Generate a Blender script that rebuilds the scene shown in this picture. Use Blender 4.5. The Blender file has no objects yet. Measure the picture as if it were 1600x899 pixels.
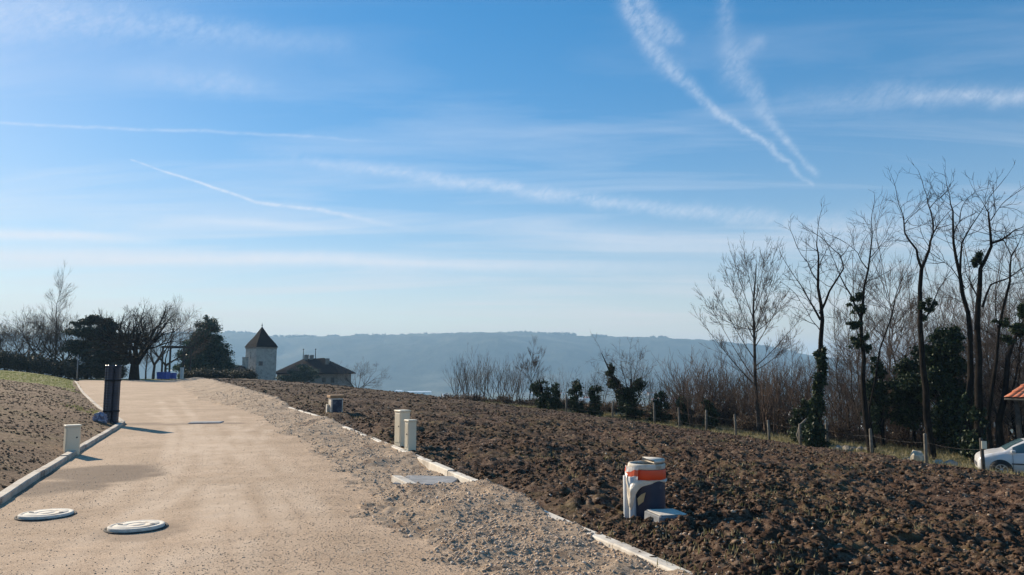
import bpy, math, random
import numpy as np
from mathutils import Vector, Matrix
R = math.radians
rng = np.random.default_rng(7)
random.seed(11)
scene = bpy.context.scene
COL = scene.collection

# ------------------------------------------------------------------ camera model
F, CX, CY = 1156.0, 800.0, 449.5
PITCH = math.atan(125.5 / F)
CAMZ = 1.6
cp, sp = math.cos(PITCH), math.sin(PITCH)
def ray(px, py):
    a, b = (px - CX) / F, (CY - py) / F
    return np.array([a, cp - b * sp, sp + b * cp])
def far(px, py, D):
    """point on the line of sight of a place in the photo, D metres ahead"""
    r = ray(px, py); r = r * (D / r[1]); return Vector((r[0], D, CAMZ + r[2]))

# ------------------------------------------------------------------ value noise
def _hash(ix, iy, seed):
    h = (ix.astype(np.int64) * 374761393 + iy.astype(np.int64) * 668265263 + seed * 974711) & 0x7fffffff
    h = ((h ^ (h >> 13)) * 1274126177) & 0x7fffffff
    return ((h ^ (h >> 16)) & 0xffff) / 65535.0
def vnoise(x, y, s, seed=0):
    x = np.asarray(x, float) / s + 1000.3; y = np.asarray(y, float) / s + 1000.7
    ix, iy = np.floor(x), np.floor(y); fx, fy = x - ix, y - iy
    fx = fx * fx * (3 - 2 * fx); fy = fy * fy * (3 - 2 * fy)
    a = _hash(ix, iy, seed); b = _hash(ix + 1, iy, seed); c = _hash(ix, iy + 1, seed); d = _hash(ix + 1, iy + 1, seed)
    return (a + (b - a) * fx) * (1 - fy) + (c + (d - c) * fx) * fy - .5
def sstep(a, b, x):
    t = np.clip((np.asarray(x, float) - a) / (b - a), 0, 1); return t * t * (3 - 2 * t)

# ------------------------------------------------------------------ terrain
RK = np.array([(7.5,-9),(4.3,-1.5),(1.30,5.8),(.42,7.9),(-.5,10.3),(-1.22,12.1),(-1.95,13.9),(-3.7,18),(-6.2,24),(-9.0,29.8),(-19,50),(-34,81),(-52,118),(-90,200)], float)
LK = np.array([(2.0,-11),(-2.4,-.5),(-5.95,8.6),(-8.4,14.6),(-11.1,21.4),(-12.1,23.0),(-16,29),(-25,43.5),(-41,70),(-60,100),(-110,190)], float)
def sdist(P, x, y):
    """distance to the line P, positive on its right"""
    x = np.asarray(x, float); y = np.asarray(y, float)
    best = np.full(x.shape, 1e9); sg = np.ones(x.shape)
    for (ax, ay), (bx, by) in zip(P[:-1], P[1:]):
        dx, dy = bx - ax, by - ay; L2 = dx * dx + dy * dy
        t = np.clip(((x - ax) * dx + (y - ay) * dy) / L2, 0, 1)
        qx, qy = x - ax - t * dx, y - ay - t * dy
        d = np.hypot(qx, qy); m = d < best
        best = np.where(m, d, best); sg = np.where(m, np.where(qx * dy - qy * dx >= 0, 1., -1.), sg)
    return best * sg
VALLEY = -80.0
def edge(y): return np.interp(y, [0, 22, 26, 34, 43, 52, 62, 80, 120], [20, 20.5, 21.5, 22.5, 22, 18.5, 16, 15, 15])
def bench(y): return np.interp(y, [30, 45, 60], [12, 8, 2])
def H(x, y):
    x = np.asarray(x, float); y = np.asarray(y, float)
    dr = sdist(RK, x, y); dl = -sdist(LK, x, y)
    zr = .3 * sstep(22, 74, y)
    t = np.clip(y - 84, 0, None); zr = zr - np.where(t < 70, .0009 * t * t, 4.41 + .126 * (t - 70))
    e, b = edge(y), bench(y)
    d = np.clip(dr, 0, None)
    kk = np.interp(y, [10, 26, 45], [.0052, .0050, .0042]); dq = np.minimum(d, 17.5)
    q = -kk * dq ** 2 - 2 * kk * 17.5 * .95 * np.clip(np.minimum(d, e) - 17.5, 0, None)
    q = q - .06 * np.clip(d - e, 0, b)
    t2 = np.clip(d - e - b, 0, None)
    q = q - np.where(t2 < 8, .014 * t2 * t2, .9 + .225 * (t2 - 8))
    l = np.clip(dl, 0, None)
    q = q + 1.45 * (1 - np.exp(-l / 5.0))
    z = zr + q
    return np.maximum(z, VALLEY) + np.where(z < VALLEY + 6, 3.0, 0) * 0
def Hs(x, y): return float(H(np.array([x]), np.array([y]))[0])
def at(px, py):
    """point of the ground seen at a place in the photo"""
    r = ray(px, py); s = np.geomspace(3, 400, 3000) / r[1]
    xs, ys, zs = r[0] * s, r[1] * s, CAMZ + r[2] * s
    k = np.argmax(zs < H(xs, ys))
    return Vector((xs[k], ys[k], float(zs[k])))
def fence_pt(px, off=.5):
    D = np.arange(18, 70, .05); x = (px - CX) / F * D; k = np.argmax(sdist(RK, x, D) - edge(D) - off > 0) ; return float(D[k])
def gnd(px, D):
    x = (px - CX) / F * D / cp * cp; 
    return Vector((x, D, Hs(x, D)))

# ------------------------------------------------------------------ helpers
def tag(o, label=None, cat=None, group=None, kind=None):
    if label: o['label'] = label
    if cat: o['category'] = cat
    if group: o['group'] = group
    if kind: o['kind'] = kind
    return o
def empty(name, loc, rz=0):
    o = bpy.data.objects.new(name, None); COL.objects.link(o); o.location = loc; o.rotation_euler = (0, 0, rz)
    o.empty_display_size = .2
    return o
def link(name, me, mat=None, parent=None, loc=None, rz=0):
    o = bpy.data.objects.new(name, me); COL.objects.link(o)
    if mat and not me.materials: me.materials.append(mat)
    if parent: o.parent = parent
    if loc is not None: o.location = loc
    if rz: o.rotation_euler = (0, 0, rz)
    return o
def nmesh(name, V, Fc, smooth=False):
    """mesh from arrays: V (n,3); Fc (m,k)"""
    V = np.asarray(V, np.float32); Fc = np.asarray(Fc, np.int32)
    me = bpy.data.meshes.new(name); n, k = Fc.shape
    me.vertices.add(len(V)); me.vertices.foreach_set('co', V.ravel())
    me.loops.add(n * k); me.loops.foreach_set('vertex_index', Fc.ravel())
    me.polygons.add(n); me.polygons.foreach_set('loop_start', np.arange(n, dtype=np.int32) * k)
    me.polygons.foreach_set('loop_total', np.full(n, k, np.int32))
    if smooth: me.polygons.foreach_set('use_smooth', np.ones(n, bool))
    me.update(calc_edges=True); me.validate(); return me
class MB:
    """collects simple shapes into one mesh"""
    def __init__(s): s.v = []; s.f = []; s.sm = []
    def add(s, vs, fs, smooth=False):
        b = len(s.v); s.v += [tuple(v) for v in vs]; s.f += [tuple(i + b for i in f) for f in fs]; s.sm += [smooth] * len(fs); return s
    def box(s, x0, y0, z0, x1, y1, z1, bev=0, M=None, taper=0):
        b = bev; vs = []
        if b <= 0:
            vs = [(x, y, z) for z in (z0, z1) for (x, y) in ((x0, y0), (x1, y0), (x1, y1), (x0, y1))]
            fs = [(3, 2, 1, 0), (4, 5, 6, 7), (0, 1, 5, 4), (1, 2, 6, 5), (2, 3, 7, 6), (3, 0, 4, 7)]
        else:
            def ring(o, z):
                return [(x0 + b + o, y0 + o, z), (x1 - b - o, y0 + o, z), (x1 - o, y0 + b + o, z), (x1 - o, y1 - b - o, z),
                        (x1 - b - o, y1 - o, z), (x0 + b + o, y1 - o, z), (x0 + o, y1 - b - o, z), (x0 + o, y0 + b + o, z)]
            c = b * .7
            vs = ring(c, z0) + ring(0, z0 + c) + ring(taper, z1 - c) + ring(c + taper, z1)
            fs = [tuple(range(7, -1, -1)), tuple(range(24, 32))]
            for r_ in range(3):
                for i in range(8):
                    j = (i + 1) % 8; fs.append((r_ * 8 + i, r_ * 8 + j, r_ * 8 + 8 + j, r_ * 8 + 8 + i))
        if M is not None: vs = [M @ Vector(v) for v in vs]
        return s.add(vs, fs)
    def lathe(s, prof, n=24, c=(0, 0, 0), M=None, a0=0, a1=2 * math.pi, smooth=True, sx=1, sy=1):
        vs = []; full = abs(a1 - a0 - 2 * math.pi) < 1e-6; m = n if full else n + 1
        for (r_, z) in prof:
            for i in range(m):
                a = a0 + (a1 - a0) * i / n; vs.append((c[0] + r_ * math.cos(a) * sx, c[1] + r_ * math.sin(a) * sy, c[2] + z))
        fs = []
        for k in range(len(prof) - 1):
            for i in range(n):
                j = (i + 1) % m; fs.append((k * m + i, k * m + j, (k + 1) * m + j, (k + 1) * m + i))
        if M is not None: vs = [M @ Vector(v) for v in vs]
        return s.add(vs, fs, smooth)
    def tube(s, pts, rad, n=6, smooth=True, cap=False):
        P = [Vector(p) for p in pts]; m = len(P)
        if not hasattr(rad, '__len__'): rad = [rad] * m
        T0 = (P[1] - P[0]).normalized(); up = Vector((0, 0, 1)) if abs(T0.z) < .9 else Vector((1, 0, 0))
        a = T0.cross(up).normalized(); vs = []
        for i in range(m):
            T = (P[min(i + 1, m - 1)] - P[max(i - 1, 0)]).normalized()
            a = (a - T * a.dot(T)); a = a.normalized() if a.length > 1e-6 else T.orthogonal().normalized()
            b = T.cross(a)
            for k in range(n):
                t = 2 * math.pi * k / n; vs.append(P[i] + (a * math.cos(t) + b * math.sin(t)) * rad[i])
        fs = [(i * n + k, i * n + (k + 1) % n, (i + 1) * n + (k + 1) % n, (i + 1) * n + k) for i in range(m - 1) for k in range(n)]
        if cap: fs += [tuple(range(n - 1, -1, -1)), tuple((m - 1) * n + k for k in range(n))]
        return s.add(vs, fs, smooth)
    def mesh(s, name):
        me = bpy.data.meshes.new(name); me.from_pydata(s.v, [], s.f)
        me.polygons.foreach_set('use_smooth', s.sm); me.update(); return me
    def build(s, name, mat, parent=None, loc=None, rz=0): return link(name, s.mesh(name), mat, parent, loc, rz)

# ------------------------------------------------------------------ materials
def nodes(m):
    m.use_nodes = True; nt = m.node_tree; nt.nodes.clear()
    out = nt.nodes.new('ShaderNodeOutputMaterial'); b = nt.nodes.new('ShaderNodeBsdfPrincipled')
    nt.links.new(b.outputs[0], out.inputs[0]); return nt, b, out
def ramp(nt, fac, stops):
    r = nt.nodes.new('ShaderNodeValToRGB'); el = r.color_ramp.elements
    while len(el) < len(stops): el.new(.5)
    for e, (p, c) in zip(el, stops): e.position = p; e.color = (*c, 1)
    nt.links.new(fac, r.inputs[0]); return r.outputs[0]
def noise(nt, vec, scale, detail=4, rough=.6, dist=0):
    n = nt.nodes.new('ShaderNodeTexNoise'); n.inputs['Scale'].default_value = scale; n.inputs['Detail'].default_value = detail
    n.inputs['Roughness'].default_value = rough; n.inputs['Distortion'].default_value = dist
    if vec is not None: nt.links.new(vec, n.inputs['Vector'])
    return n.outputs['Fac']
def mix(nt, fac, a, b, mode='MIX'):
    m = nt.nodes.new('ShaderNodeMix'); m.data_type = 'RGBA'; m.blend_type = mode
    for s_, v in ((0, fac), (6, a), (7, b)):
        if isinstance(v, bpy.types.NodeSocket): nt.links.new(v, m.inputs[s_])
        else: m.inputs[s_].default_value = v if s_ == 0 else (*v, 1)
    return m.outputs[2]
def bump(nt, b, h, strength, dist):
    n = nt.nodes.new('ShaderNodeBump'); n.inputs['Strength'].default_value = strength; n.inputs['Distance'].default_value = dist
    nt.links.new(h, n.inputs['Height']); nt.links.new(n.outputs[0], b.inputs['Normal'])
def gpos(nt, obj=False):
    if obj: return nt.nodes.new('ShaderNodeTexCoord').outputs['Object']
    return nt.nodes.new('ShaderNodeNewGeometry').outputs['Position']
def mat_noise(name, c0, c1, scale=3, rough=.8, bs=0, bd=.01, bscale=None, obj=True, metal=0, spec=.5, c2=None, c2s=None, island=None):
    m = bpy.data.materials.new(name); nt, b, out = nodes(m); p = gpos(nt, obj)
    c = ramp(nt, noise(nt, p, scale, 6), [(.35, c0), (.65, c1)])
    if c2 is not None:
        c = mix(nt, ramp(nt, noise(nt, p, c2s or scale * 3, 5), [(.52, (0, 0, 0)), (.66, (1, 1, 1))]), c, c2)
    if island is not None:
        g = nt.nodes.new('ShaderNodeNewGeometry'); c = mix(nt, .65, c, ramp(nt, g.outputs['Random Per Island'], island))
    nt.links.new(c, b.inputs['Base Color']); b.inputs['Roughness'].default_value = rough; b.inputs['Metallic'].default_value = metal
    b.inputs['Specular IOR Level'].default_value = spec
    if bs: bump(nt, b, noise(nt, p, bscale or scale * 6, 6, .7), bs, bd)
    return m
def mat_leaf(name, stops, tr=.25):
    m = bpy.data.materials.new(name); nt, b, out = nodes(m)
    g = nt.nodes.new('ShaderNodeNewGeometry'); c = ramp(nt, g.outputs['Random Per Island'], stops)
    nt.links.new(c, b.inputs['Base Color']); b.inputs['Roughness'].default_value = .6; b.inputs['Specular IOR Level'].default_value = .3
    t = nt.nodes.new('ShaderNodeBsdfTranslucent'); nt.links.new(c, t.inputs[0])
    x = nt.nodes.new('ShaderNodeMixShader'); x.inputs[0].default_value = tr
    nt.links.new(b.outputs[0], x.inputs[1]); nt.links.new(t.outputs[0], x.inputs[2]); nt.links.new(x.outputs[0], out.inputs[0])
    return m

def attr(nt, name):
    a = nt.nodes.new('ShaderNodeAttribute'); a.attribute_name = name; return a.outputs['Fac']
# ploughed soil
def mat_soil(name, dark, mid, tan, grass, gamt=.5, island=False):
    m = bpy.data.materials.new(name); nt, b, out = nodes(m); p = gpos(nt)
    n1 = noise(nt, p, 9, 8, .75); n2 = noise(nt, p, 1.1, 5, .6); n3 = noise(nt, p, 34, 4, .7); n4 = noise(nt, p, .35, 4, .5)
    c = ramp(nt, n1, [(.36, dark), (.5, mid), (.66, tan)])
    c = mix(nt, ramp(nt, n2, [(.4, (0, 0, 0)), (.7, (.7, .7, .7))]), c, mid)
    c = mix(nt, ramp(nt, n3, [(.60, (0, 0, 0)), (.68, (.75, .75, .75))]), c, tan)
    g1 = mix(nt, 1, ramp(nt, n4, [(.45, (0, 0, 0)), (.62, (1, 1, 1))]), ramp(nt, noise(nt, p, 5, 5, .7), [(.45, (0, 0, 0)), (.62, (gamt,) * 3)]), 'MULTIPLY')
    c = mix(nt, g1, c, grass)
    if island:
        g = nt.nodes.new('ShaderNodeNewGeometry')
        c = mix(nt, .45, c, ramp(nt, g.outputs['Random Per Island'], [(0, dark), (.3, mid), (.86, mid), (.93, tan), (.975, tan), (1, tuple(min(.6, k * 2.) for k in tan))]))
    nt.links.new(c, b.inputs['Base Color']); b.inputs['Roughness'].default_value = .95; b.inputs['Specular IOR Level'].default_value = .15
    bump(nt, b, noise(nt, p, 30, 8, .75), .9, .02)
    return m
M = {}
M['soil'] = mat_soil('ploughed soil', (.018, .0105, .007), (.076, .042, .026), (.27, .19, .13), (.19, .145, .055), .45)
M['clod'] = mat_soil('soil clods', (.018, .0105, .007), (.084, .047, .029), (.30, .215, .145), (.19, .145, .055), .25, True)
M['soil_left'] = mat_soil('raked soil', (.055, .032, .019), (.175, .105, .062), (.38, .255, .155), (.18, .155, .045), .5)
M['clod_left'] = mat_soil('raked clods', (.06, .036, .022), (.18, .11, .067), (.42, .29, .18), (.18, .155, .045), .2, True)
# compacted sand road
m = M['road'] = bpy.data.materials.new('compacted sand'); nt, b, out = nodes(m); p = gpos(nt)
c = ramp(nt, noise(nt, p, .5, 6, .6), [(.35, (.45, .32, .212)), (.65, (.57, .412, .282))])
c = mix(nt, ramp(nt, noise(nt, p, 75, 3, .7), [(.36, (.9, .9, .9)), (.48, (0, 0, 0))]), c, (.24, .17, .115))
c = mix(nt, ramp(nt, noise(nt, p, 60, 4, .8), [(.56, (0, 0, 0)), (.68, (.8, .8, .8))]), c, (.66, .54, .42))
c = mix(nt, 1, c, ramp(nt, noise(nt, p, 30, 6, .9), [(.34, (.62, .60, .58)), (.5, (1, 1, 1)), (.64, (1.2, 1.18, 1.14))]), 'MULTIPLY')
c = mix(nt, 1, c, ramp(nt, noise(nt, p, 2.2, 6, .7), [(.30, (.84, .82, .80)), (.6, (1.04, 1.04, 1.04))]), 'MULTIPLY')
c = mix(nt, attr(nt, 'track'), c, (.66, .51, .37))
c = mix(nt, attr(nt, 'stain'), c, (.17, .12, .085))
nt.links.new(c, b.inputs['Base Color']); b.inputs['Roughness'].default_value = .95; b.inputs['Specular IOR Level'].default_value = .15
bump(nt, b, noise(nt, p, 90, 4, .7), .5, .004)
m = M['verge'] = bpy.data.materials.new('loose gravel'); nt, b, out = nodes(m); p = gpos(nt)
c = ramp(nt, noise(nt, p, 22, 6, .8), [(.32, (.22, .155, .105)), (.48, (.42, .305, .205)), (.66, (.56, .44, .325))])
c = mix(nt, ramp(nt, noise(nt, p, 1.3, 6, .7), [(.52, (0, 0, 0)), (.64, (.8, .8, .8))]), c, (.20, .13, .085))
nt.links.new(c, b.inputs['Base Color']); b.inputs['Roughness'].default_value = .95; b.inputs['Specular IOR Level'].default_value = .15
bump(nt, b, noise(nt, p, 45, 7, .8), 1, .02)
M['pebble'] = mat_noise('pebbles', (.30, .23, .165), (.46, .37, .28), 25, .9, obj=False, spec=.2,
    island=[(0, (.24, .17, .12)), (.10, (.40, .29, .20)), (.5, (.53, .39, .27)), (.8, (.62, .48, .35)), (.93, (.74, .63, .51)), (1, (.42, .24, .15))])
M['lawn'] = mat_noise('lawn', (.13, .135, .035), (.25, .24, .07), 2.5, .95, 1, .03, 40, obj=False, spec=.15, c2=(.27, .21, .11), c2s=.8)
M['bench'] = mat_noise('rough grass track', (.12, .11, .045), (.27, .235, .13), 1.4, .95, 1, .04, 25, obj=False, spec=.15, c2=(.36, .30, .20), c2s=.5)
M['scrubground'] = mat_noise('scrubland', (.05, .042, .026), (.10, .085, .045), .08, .95, 1, .3, .8, obj=False, spec=.1, c2=(.10, .12, .05), c2s=.01)
M['hill'] = mat_noise('wooded hill', (.012, .018, .010), (.06, .06, .036), .012, .95, 1, 8, .06, obj=False, spec=.05, c2=(.12, .11, .07), c2s=.005)
M['kerb'] = mat_noise('kerb concrete', (.60, .53, .43), (.76, .69, .58), 5, .85, .4, .004, 60, c2=(.40, .34, .27), c2s=2.2)
M['kerb_left'] = mat_noise('weathered kerb concrete', (.36, .30, .235), (.54, .47, .38), 5, .85, .4, .004, 60, c2=(.22, .17, .13), c2s=2.2)
M['slab'] = mat_noise('pale concrete', (.56, .50, .41), (.72, .66, .56), 6, .85, .3, .003, 70, c2=(.42, .33, .24), c2s=9)
M['cream'] = mat_noise('cream plastic', (.74, .64, .46), (.80, .71, .53), 3, .45, .1, .001, 50)
M['greyc'] = mat_noise('grey concrete', (.17, .175, .18), (.30, .30, .30), 6, .85, .4, .004, 50)
M['bluegrey'] = mat_noise('blue grey plastic', (.012, .022, .046), (.018, .030, .060), 4, .42, .05, .001, 60, c2=(.12, .14, .17), c2s=5)
M['pipe'] = mat_noise('grey pipe plastic', (.46, .47, .47), (.56, .57, .56), 4, .4)
M['darkpipe'] = mat_noise('dark conduit', (.018, .022, .032), (.038, .045, .062), 5, .38, .1, .002, 30)
M['black'] = mat_noise('black void', (.006, .006, .007), (.012, .012, .012), 4, .9)
M['orange'] = mat_noise('orange red band', (.80, .055, .008), (.86, .08, .014), 6, .45)
M['wood'] = mat_noise('plywood', (.30, .17, .08), (.44, .27, .14), 8, .8, .3, .003, 60)
M['cardboard'] = mat_noise('cardboard', (.48, .30, .13), (.58, .38, .18), 8, .8)
m = M['foil'] = mat_noise('crumpled plastic film', (.66, .54, .40), (.80, .70, .56), 9, .35, .5, .01, 25)
M['bag'] = mat_noise('pale lilac bag', (.20, .20, .27), (.38, .38, .46), 9, .5, .5, .01, 25)
M['blue'] = mat_noise('blue plastic', (.03, .08, .38), (.05, .11, .46), 4, .45)
M['post'] = mat_noise('weathered post', (.10, .085, .065), (.21, .185, .15), 7, .9, .6, .01, 30)
M['postdark'] = mat_noise('dark post', (.035, .03, .026), (.08, .07, .06), 7, .9, .6, .01, 30)
M['wire'] = mat_noise('wire', (.12, .11, .10), (.2, .19, .18), 7, .6, metal=.6)
M['bark'] = mat_noise('bark', (.007, .0055, .0045), (.020, .0155, .012), 4, .95, .8, .03, 12, spec=.1)
M['barkpale'] = mat_noise('pale bark', (.035, .028, .023), (.085, .070, .058), 4, .95, .8, .03, 12, spec=.1)
M['twig'] = mat_noise('twigs', (.014, .011, .009), (.036, .027, .022), 2, .9, spec=.1)
M['twigpale'] = mat_noise('pale twigs', (.065, .052, .044), (.125, .100, .084), 2, .9, spec=.1)
M['twigred'] = mat_noise('russet twigs', (.070, .048, .037), (.150, .106, .080), 1, .9, spec=.1)
M['ivy'] = mat_leaf('ivy leaves', [(0, (.010, .020, .008)), (.6, (.022, .040, .014)), (.92, (.045, .07, .022)), (1, (.09, .11, .04))], .15)
M['conifer'] = mat_leaf('conifer needles', [(0, (.014, .040, .028)), (.7, (.030, .075, .046)), (1, (.09, .13, .07))], .15)
M['pine'] = mat_leaf('pine needles', [(0, (.018, .030, .020)), (.7, (.035, .052, .034)), (1, (.07, .08, .05))], .2)
M['hedge'] = mat_leaf('hedge leaves', [(0, (.030, .034, .022)), (.7, (.06, .062, .04)), (1, (.12, .095, .06))], .2)
M['brush'] = mat_leaf('dry brush', [(0, (.04, .026, .017)), (.6, (.09, .058, .038)), (1, (.20, .14, .085))], .3)
M['drygrass'] = mat_leaf('dry grass', [(0, (.13, .13, .04)), (.5, (.26, .22, .10)), (1, (.42, .35, .20))], .35)
M['greengrass'] = mat_leaf('green grass', [(0, (.10, .14, .03)), (.6, (.20, .23, .06)), (1, (.34, .31, .12))], .35)
M['render'] = mat_noise('pale render', (.36, .32, .27), (.50, .45, .38), 1.2, .9, .3, .01, 30, c2=(.28, .25, .21), c2s=2)
M['stonewall'] = mat_noise('stone', (.20, .165, .135), (.34, .29, .24), 3, .9, .7, .03, 9)
M['slate'] = mat_noise('slate roof', (.002, .003, .006), (.006, .008, .013), 5, .95, .6, .02, 14, spec=.05)
M['darktile'] = mat_noise('dark clay tiles', (.016, .014, .016), (.032, .027, .027), 3, .95, .6, .02, 8, spec=.08)
M['stone'] = mat_noise('field stone', (.20, .175, .145), (.38, .34, .28), 5, .9, .5, .02, 12)
M['whitestone'] = mat_noise('white stone', (.40, .34, .25), (.58, .50, .38), 5, .8, .6, .03, 12)
M['window'] = mat_noise('dark window glass', (.02, .025, .03), (.04, .045, .05), 2, .15)
M['whitewall'] = mat_noise('white wall', (.62, .60, .57), (.76, .74, .70), .3, .9)
M['metalroof'] = mat_noise('white metal roof', (.68, .70, .72), (.8, .81, .82), .3, .5)

# ------------------------------------------------------------------ ground meshes (one polar height grid, split by surface)
TRACKS = []
MORE = [[(365,650),(380,700),(430,780),(480,899)], [(300,660),(285,720),(230,790),(60,899)], [(230,645),(330,680),(440,760),(560,860)], [(420,655),(350,690),(240,730),(150,790)], [(280,625),(300,650),(320,690),(330,760),(320,899)], [(250,625),(262,650),(270,690),(250,760),(180,899)]]
def grid_px(pts): return np.array([at(*q)[:2] for q in pts])
for pts in ([(330,668),(345,700),(330,740),(250,790),(120,850)], [(420,672),(400,700),(380,745),(330,820),(250,899)],
            [(345,660),(420,700),(470,760),(520,840),(560,899)], [(260,640),(290,670),(330,720),(380,800),(400,899)], *MORE):
    TRACKS.append(grid_px(pts))
def pdist(P, x, y): return np.abs(sdist(P, x, y))
def rough(x, y):
    r = np.hypot(x, y); n = .16 * vnoise(x, y, 2.1, 1) + .12 * vnoise(x, y, .9, 6) + .15 * (.22 - np.abs(vnoise(x, y, .48, 2)))
    f = np.clip(1.3 - r / 60, .35, 1)
    return n + f * (.10 * (.2 - np.abs(vnoise(x, y, .21, 3))) + .05 * vnoise(x, y, .10, 4) + .05 * vnoise(x, y, .05, 5))
vergeW = lambda x, y: 1.65 + .5 * vnoise(x, y, 1.3, 9) + .35 * vnoise(x, y, .3, 10) + .3 * vnoise(x, y, .08, 12) + np.interp(y, [28, 36, 60], [0, 1.0, 1.2])
def surf(x, y):
    """surface height and region: 0 road, 1 verge, 2 ploughed field, 3 left soil, 4 lawn, 5 grass track, 6 scrub"""
    z = H(x, y); dr = sdist(RK, x, y); dl = -sdist(LK, x, y); r = np.hypot(x, y)
    reg = np.zeros(x.shape, int)
    w = vergeW(x, y)
    reg[(dr < 0) & (dr > -w) & (y < 95)] = 1
    reg[dr >= 0] = 2
    reg[dl >= 0] = 3
    lw = 46 + 12 * vnoise(x, y, 6, 21) + 5 * vnoise(x, y, 1.5, 22)
    reg[(dl > .4) & (y > lw)] = 4
    reg[(dl >= 0) & (y > 70)] = 4
    reg[(y > 80) & (dr < 0)] = 4
    e, b = edge(y), bench(y)
    en = e + 1.2 * vnoise(x, y, 2.5, 23) + .6 * vnoise(x, y, .6, 24)
    reg[(dr > en)] = 5
    reg[(dr > e + b)] = 6
    reg[r > 140] = 6
    n = rough(x, y)
    near = np.clip(np.abs(dr) / .25, 0, 1)
    z = z + np.where(reg == 0, .010 * vnoise(x, y, .8, 11) + .006 * vnoise(x, y, .12, 12), 0)
    # gravel verge: mounded, buries the kerb along two stretches
    ridge = np.interp(y, [4, 7.9, 8.5, 9.9, 10.4, 12.2, 13, 15, 16.5, 19.5, 21, 23, 24, 28.5, 31, 45, 80], [.04, .05, .16, .15, -.06, -.06, .07, .04, .06, .06, .13, .13, .04, .03, .34, .42, .30])
    prof = np.clip(1 - np.abs(dr + .35) / 1.5, 0, 1)
    z = z + np.where(reg == 1, ridge * np.clip(1 - np.abs(dr) / np.maximum(w, .1), 0, 1) + .012 * sstep(0, .5, w + dr) + .11 * np.maximum(vnoise(x, y, .55, 13), -.15) * sstep(0, .5, w + dr) + .04 * vnoise(x, y, .17, 14) + .022 * vnoise(x, y, .06, 15), 0)
    z = z + np.where(reg == 2, (n * sstep(.05, .5, dr) * 1.15 + .055), 0)
    z = z + np.where(reg == 3, n * .32 * sstep(.05, .6, dl) + .02, 0)
    z = z + np.where(reg == 4, .05 * vnoise(x, y, 1.1, 16), 0)
    z = z + np.where(reg == 5, .12 * vnoise(x, y, 1.4, 17) + .06 * vnoise(x, y, .3, 18), 0)
    z = z + np.where(reg == 6, np.clip((r - 20) / 300, 0, 1) * 6 * vnoise(x, y, 90, 19) * (r < 2300), 0)
    return z, reg
thd = np.concatenate([np.arange(-180, -50, 3), np.arange(-50, 50, .16), np.arange(50, 181, 3)])
rr = np.concatenate([[.4, 1, 1.6, 2.2, 2.8], np.geomspace(3.2, 62, 560), np.geomspace(63, 160, 110), np.geomspace(166, 6000, 70)])
TH, RR = np.meshgrid(R(1) * thd, rr)
GX, GY = RR * np.sin(TH), RR * np.cos(TH)
GZ, GREG = surf(GX, GY)
nr, nc = GX.shape
ii, jj = np.meshgrid(np.arange(nr - 1), np.arange(nc - 1), indexing='ij')
Q = np.stack([ii * nc + jj, ii * nc + jj + 1, (ii + 1) * nc + jj + 1, (ii + 1) * nc + jj], -1).reshape(-1, 4)
QR = GREG[:-1, :-1].reshape(-1)
V = np.stack([GX, GY, GZ], -1).reshape(-1, 3)
names = {0: ('road', 'road'), 1: ('gravel_verge', 'verge'), 2: ('ploughed_field', 'soil'), 3: ('soil_bank', 'soil_left'), 4: ('lawn', 'lawn'), 5: ('grass_track', 'bench'), 6: ('ground', 'scrubground')}
for k, (nm, mt) in names.items():
    q = Q[QR == k]; u, inv = np.unique(q.ravel(), return_inverse=True)
    qq = inv.reshape(-1, 4)[:, ::-1]
    me = nmesh(nm, V[u], qq, True)
    if k == 0:
        x, y = V[u][:, 0], V[u][:, 1]
        tr = np.zeros(len(u))
        for T in TRACKS: tr = np.maximum(tr, sstep(.24, .02, np.abs(pdist(T, x, y) - .0) ) * (.5 + .9 * vnoise(x, y, 1.2, 31) + .6 * vnoise(x, y, .3, 34)))
        dlk = -sdist(LK, x, y)
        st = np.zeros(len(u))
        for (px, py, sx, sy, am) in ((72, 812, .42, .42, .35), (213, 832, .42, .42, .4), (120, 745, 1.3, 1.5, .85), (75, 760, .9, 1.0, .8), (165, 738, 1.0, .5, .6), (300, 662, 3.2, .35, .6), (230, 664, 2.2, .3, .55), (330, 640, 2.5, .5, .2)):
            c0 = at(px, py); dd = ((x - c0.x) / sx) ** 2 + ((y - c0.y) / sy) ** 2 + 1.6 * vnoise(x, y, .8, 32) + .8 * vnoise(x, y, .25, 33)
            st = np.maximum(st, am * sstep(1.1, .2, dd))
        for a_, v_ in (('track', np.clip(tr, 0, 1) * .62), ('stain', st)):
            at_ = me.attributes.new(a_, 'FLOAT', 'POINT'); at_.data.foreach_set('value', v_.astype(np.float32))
    o = link(nm, me, M[mt]); tag(o, kind='structure')

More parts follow.
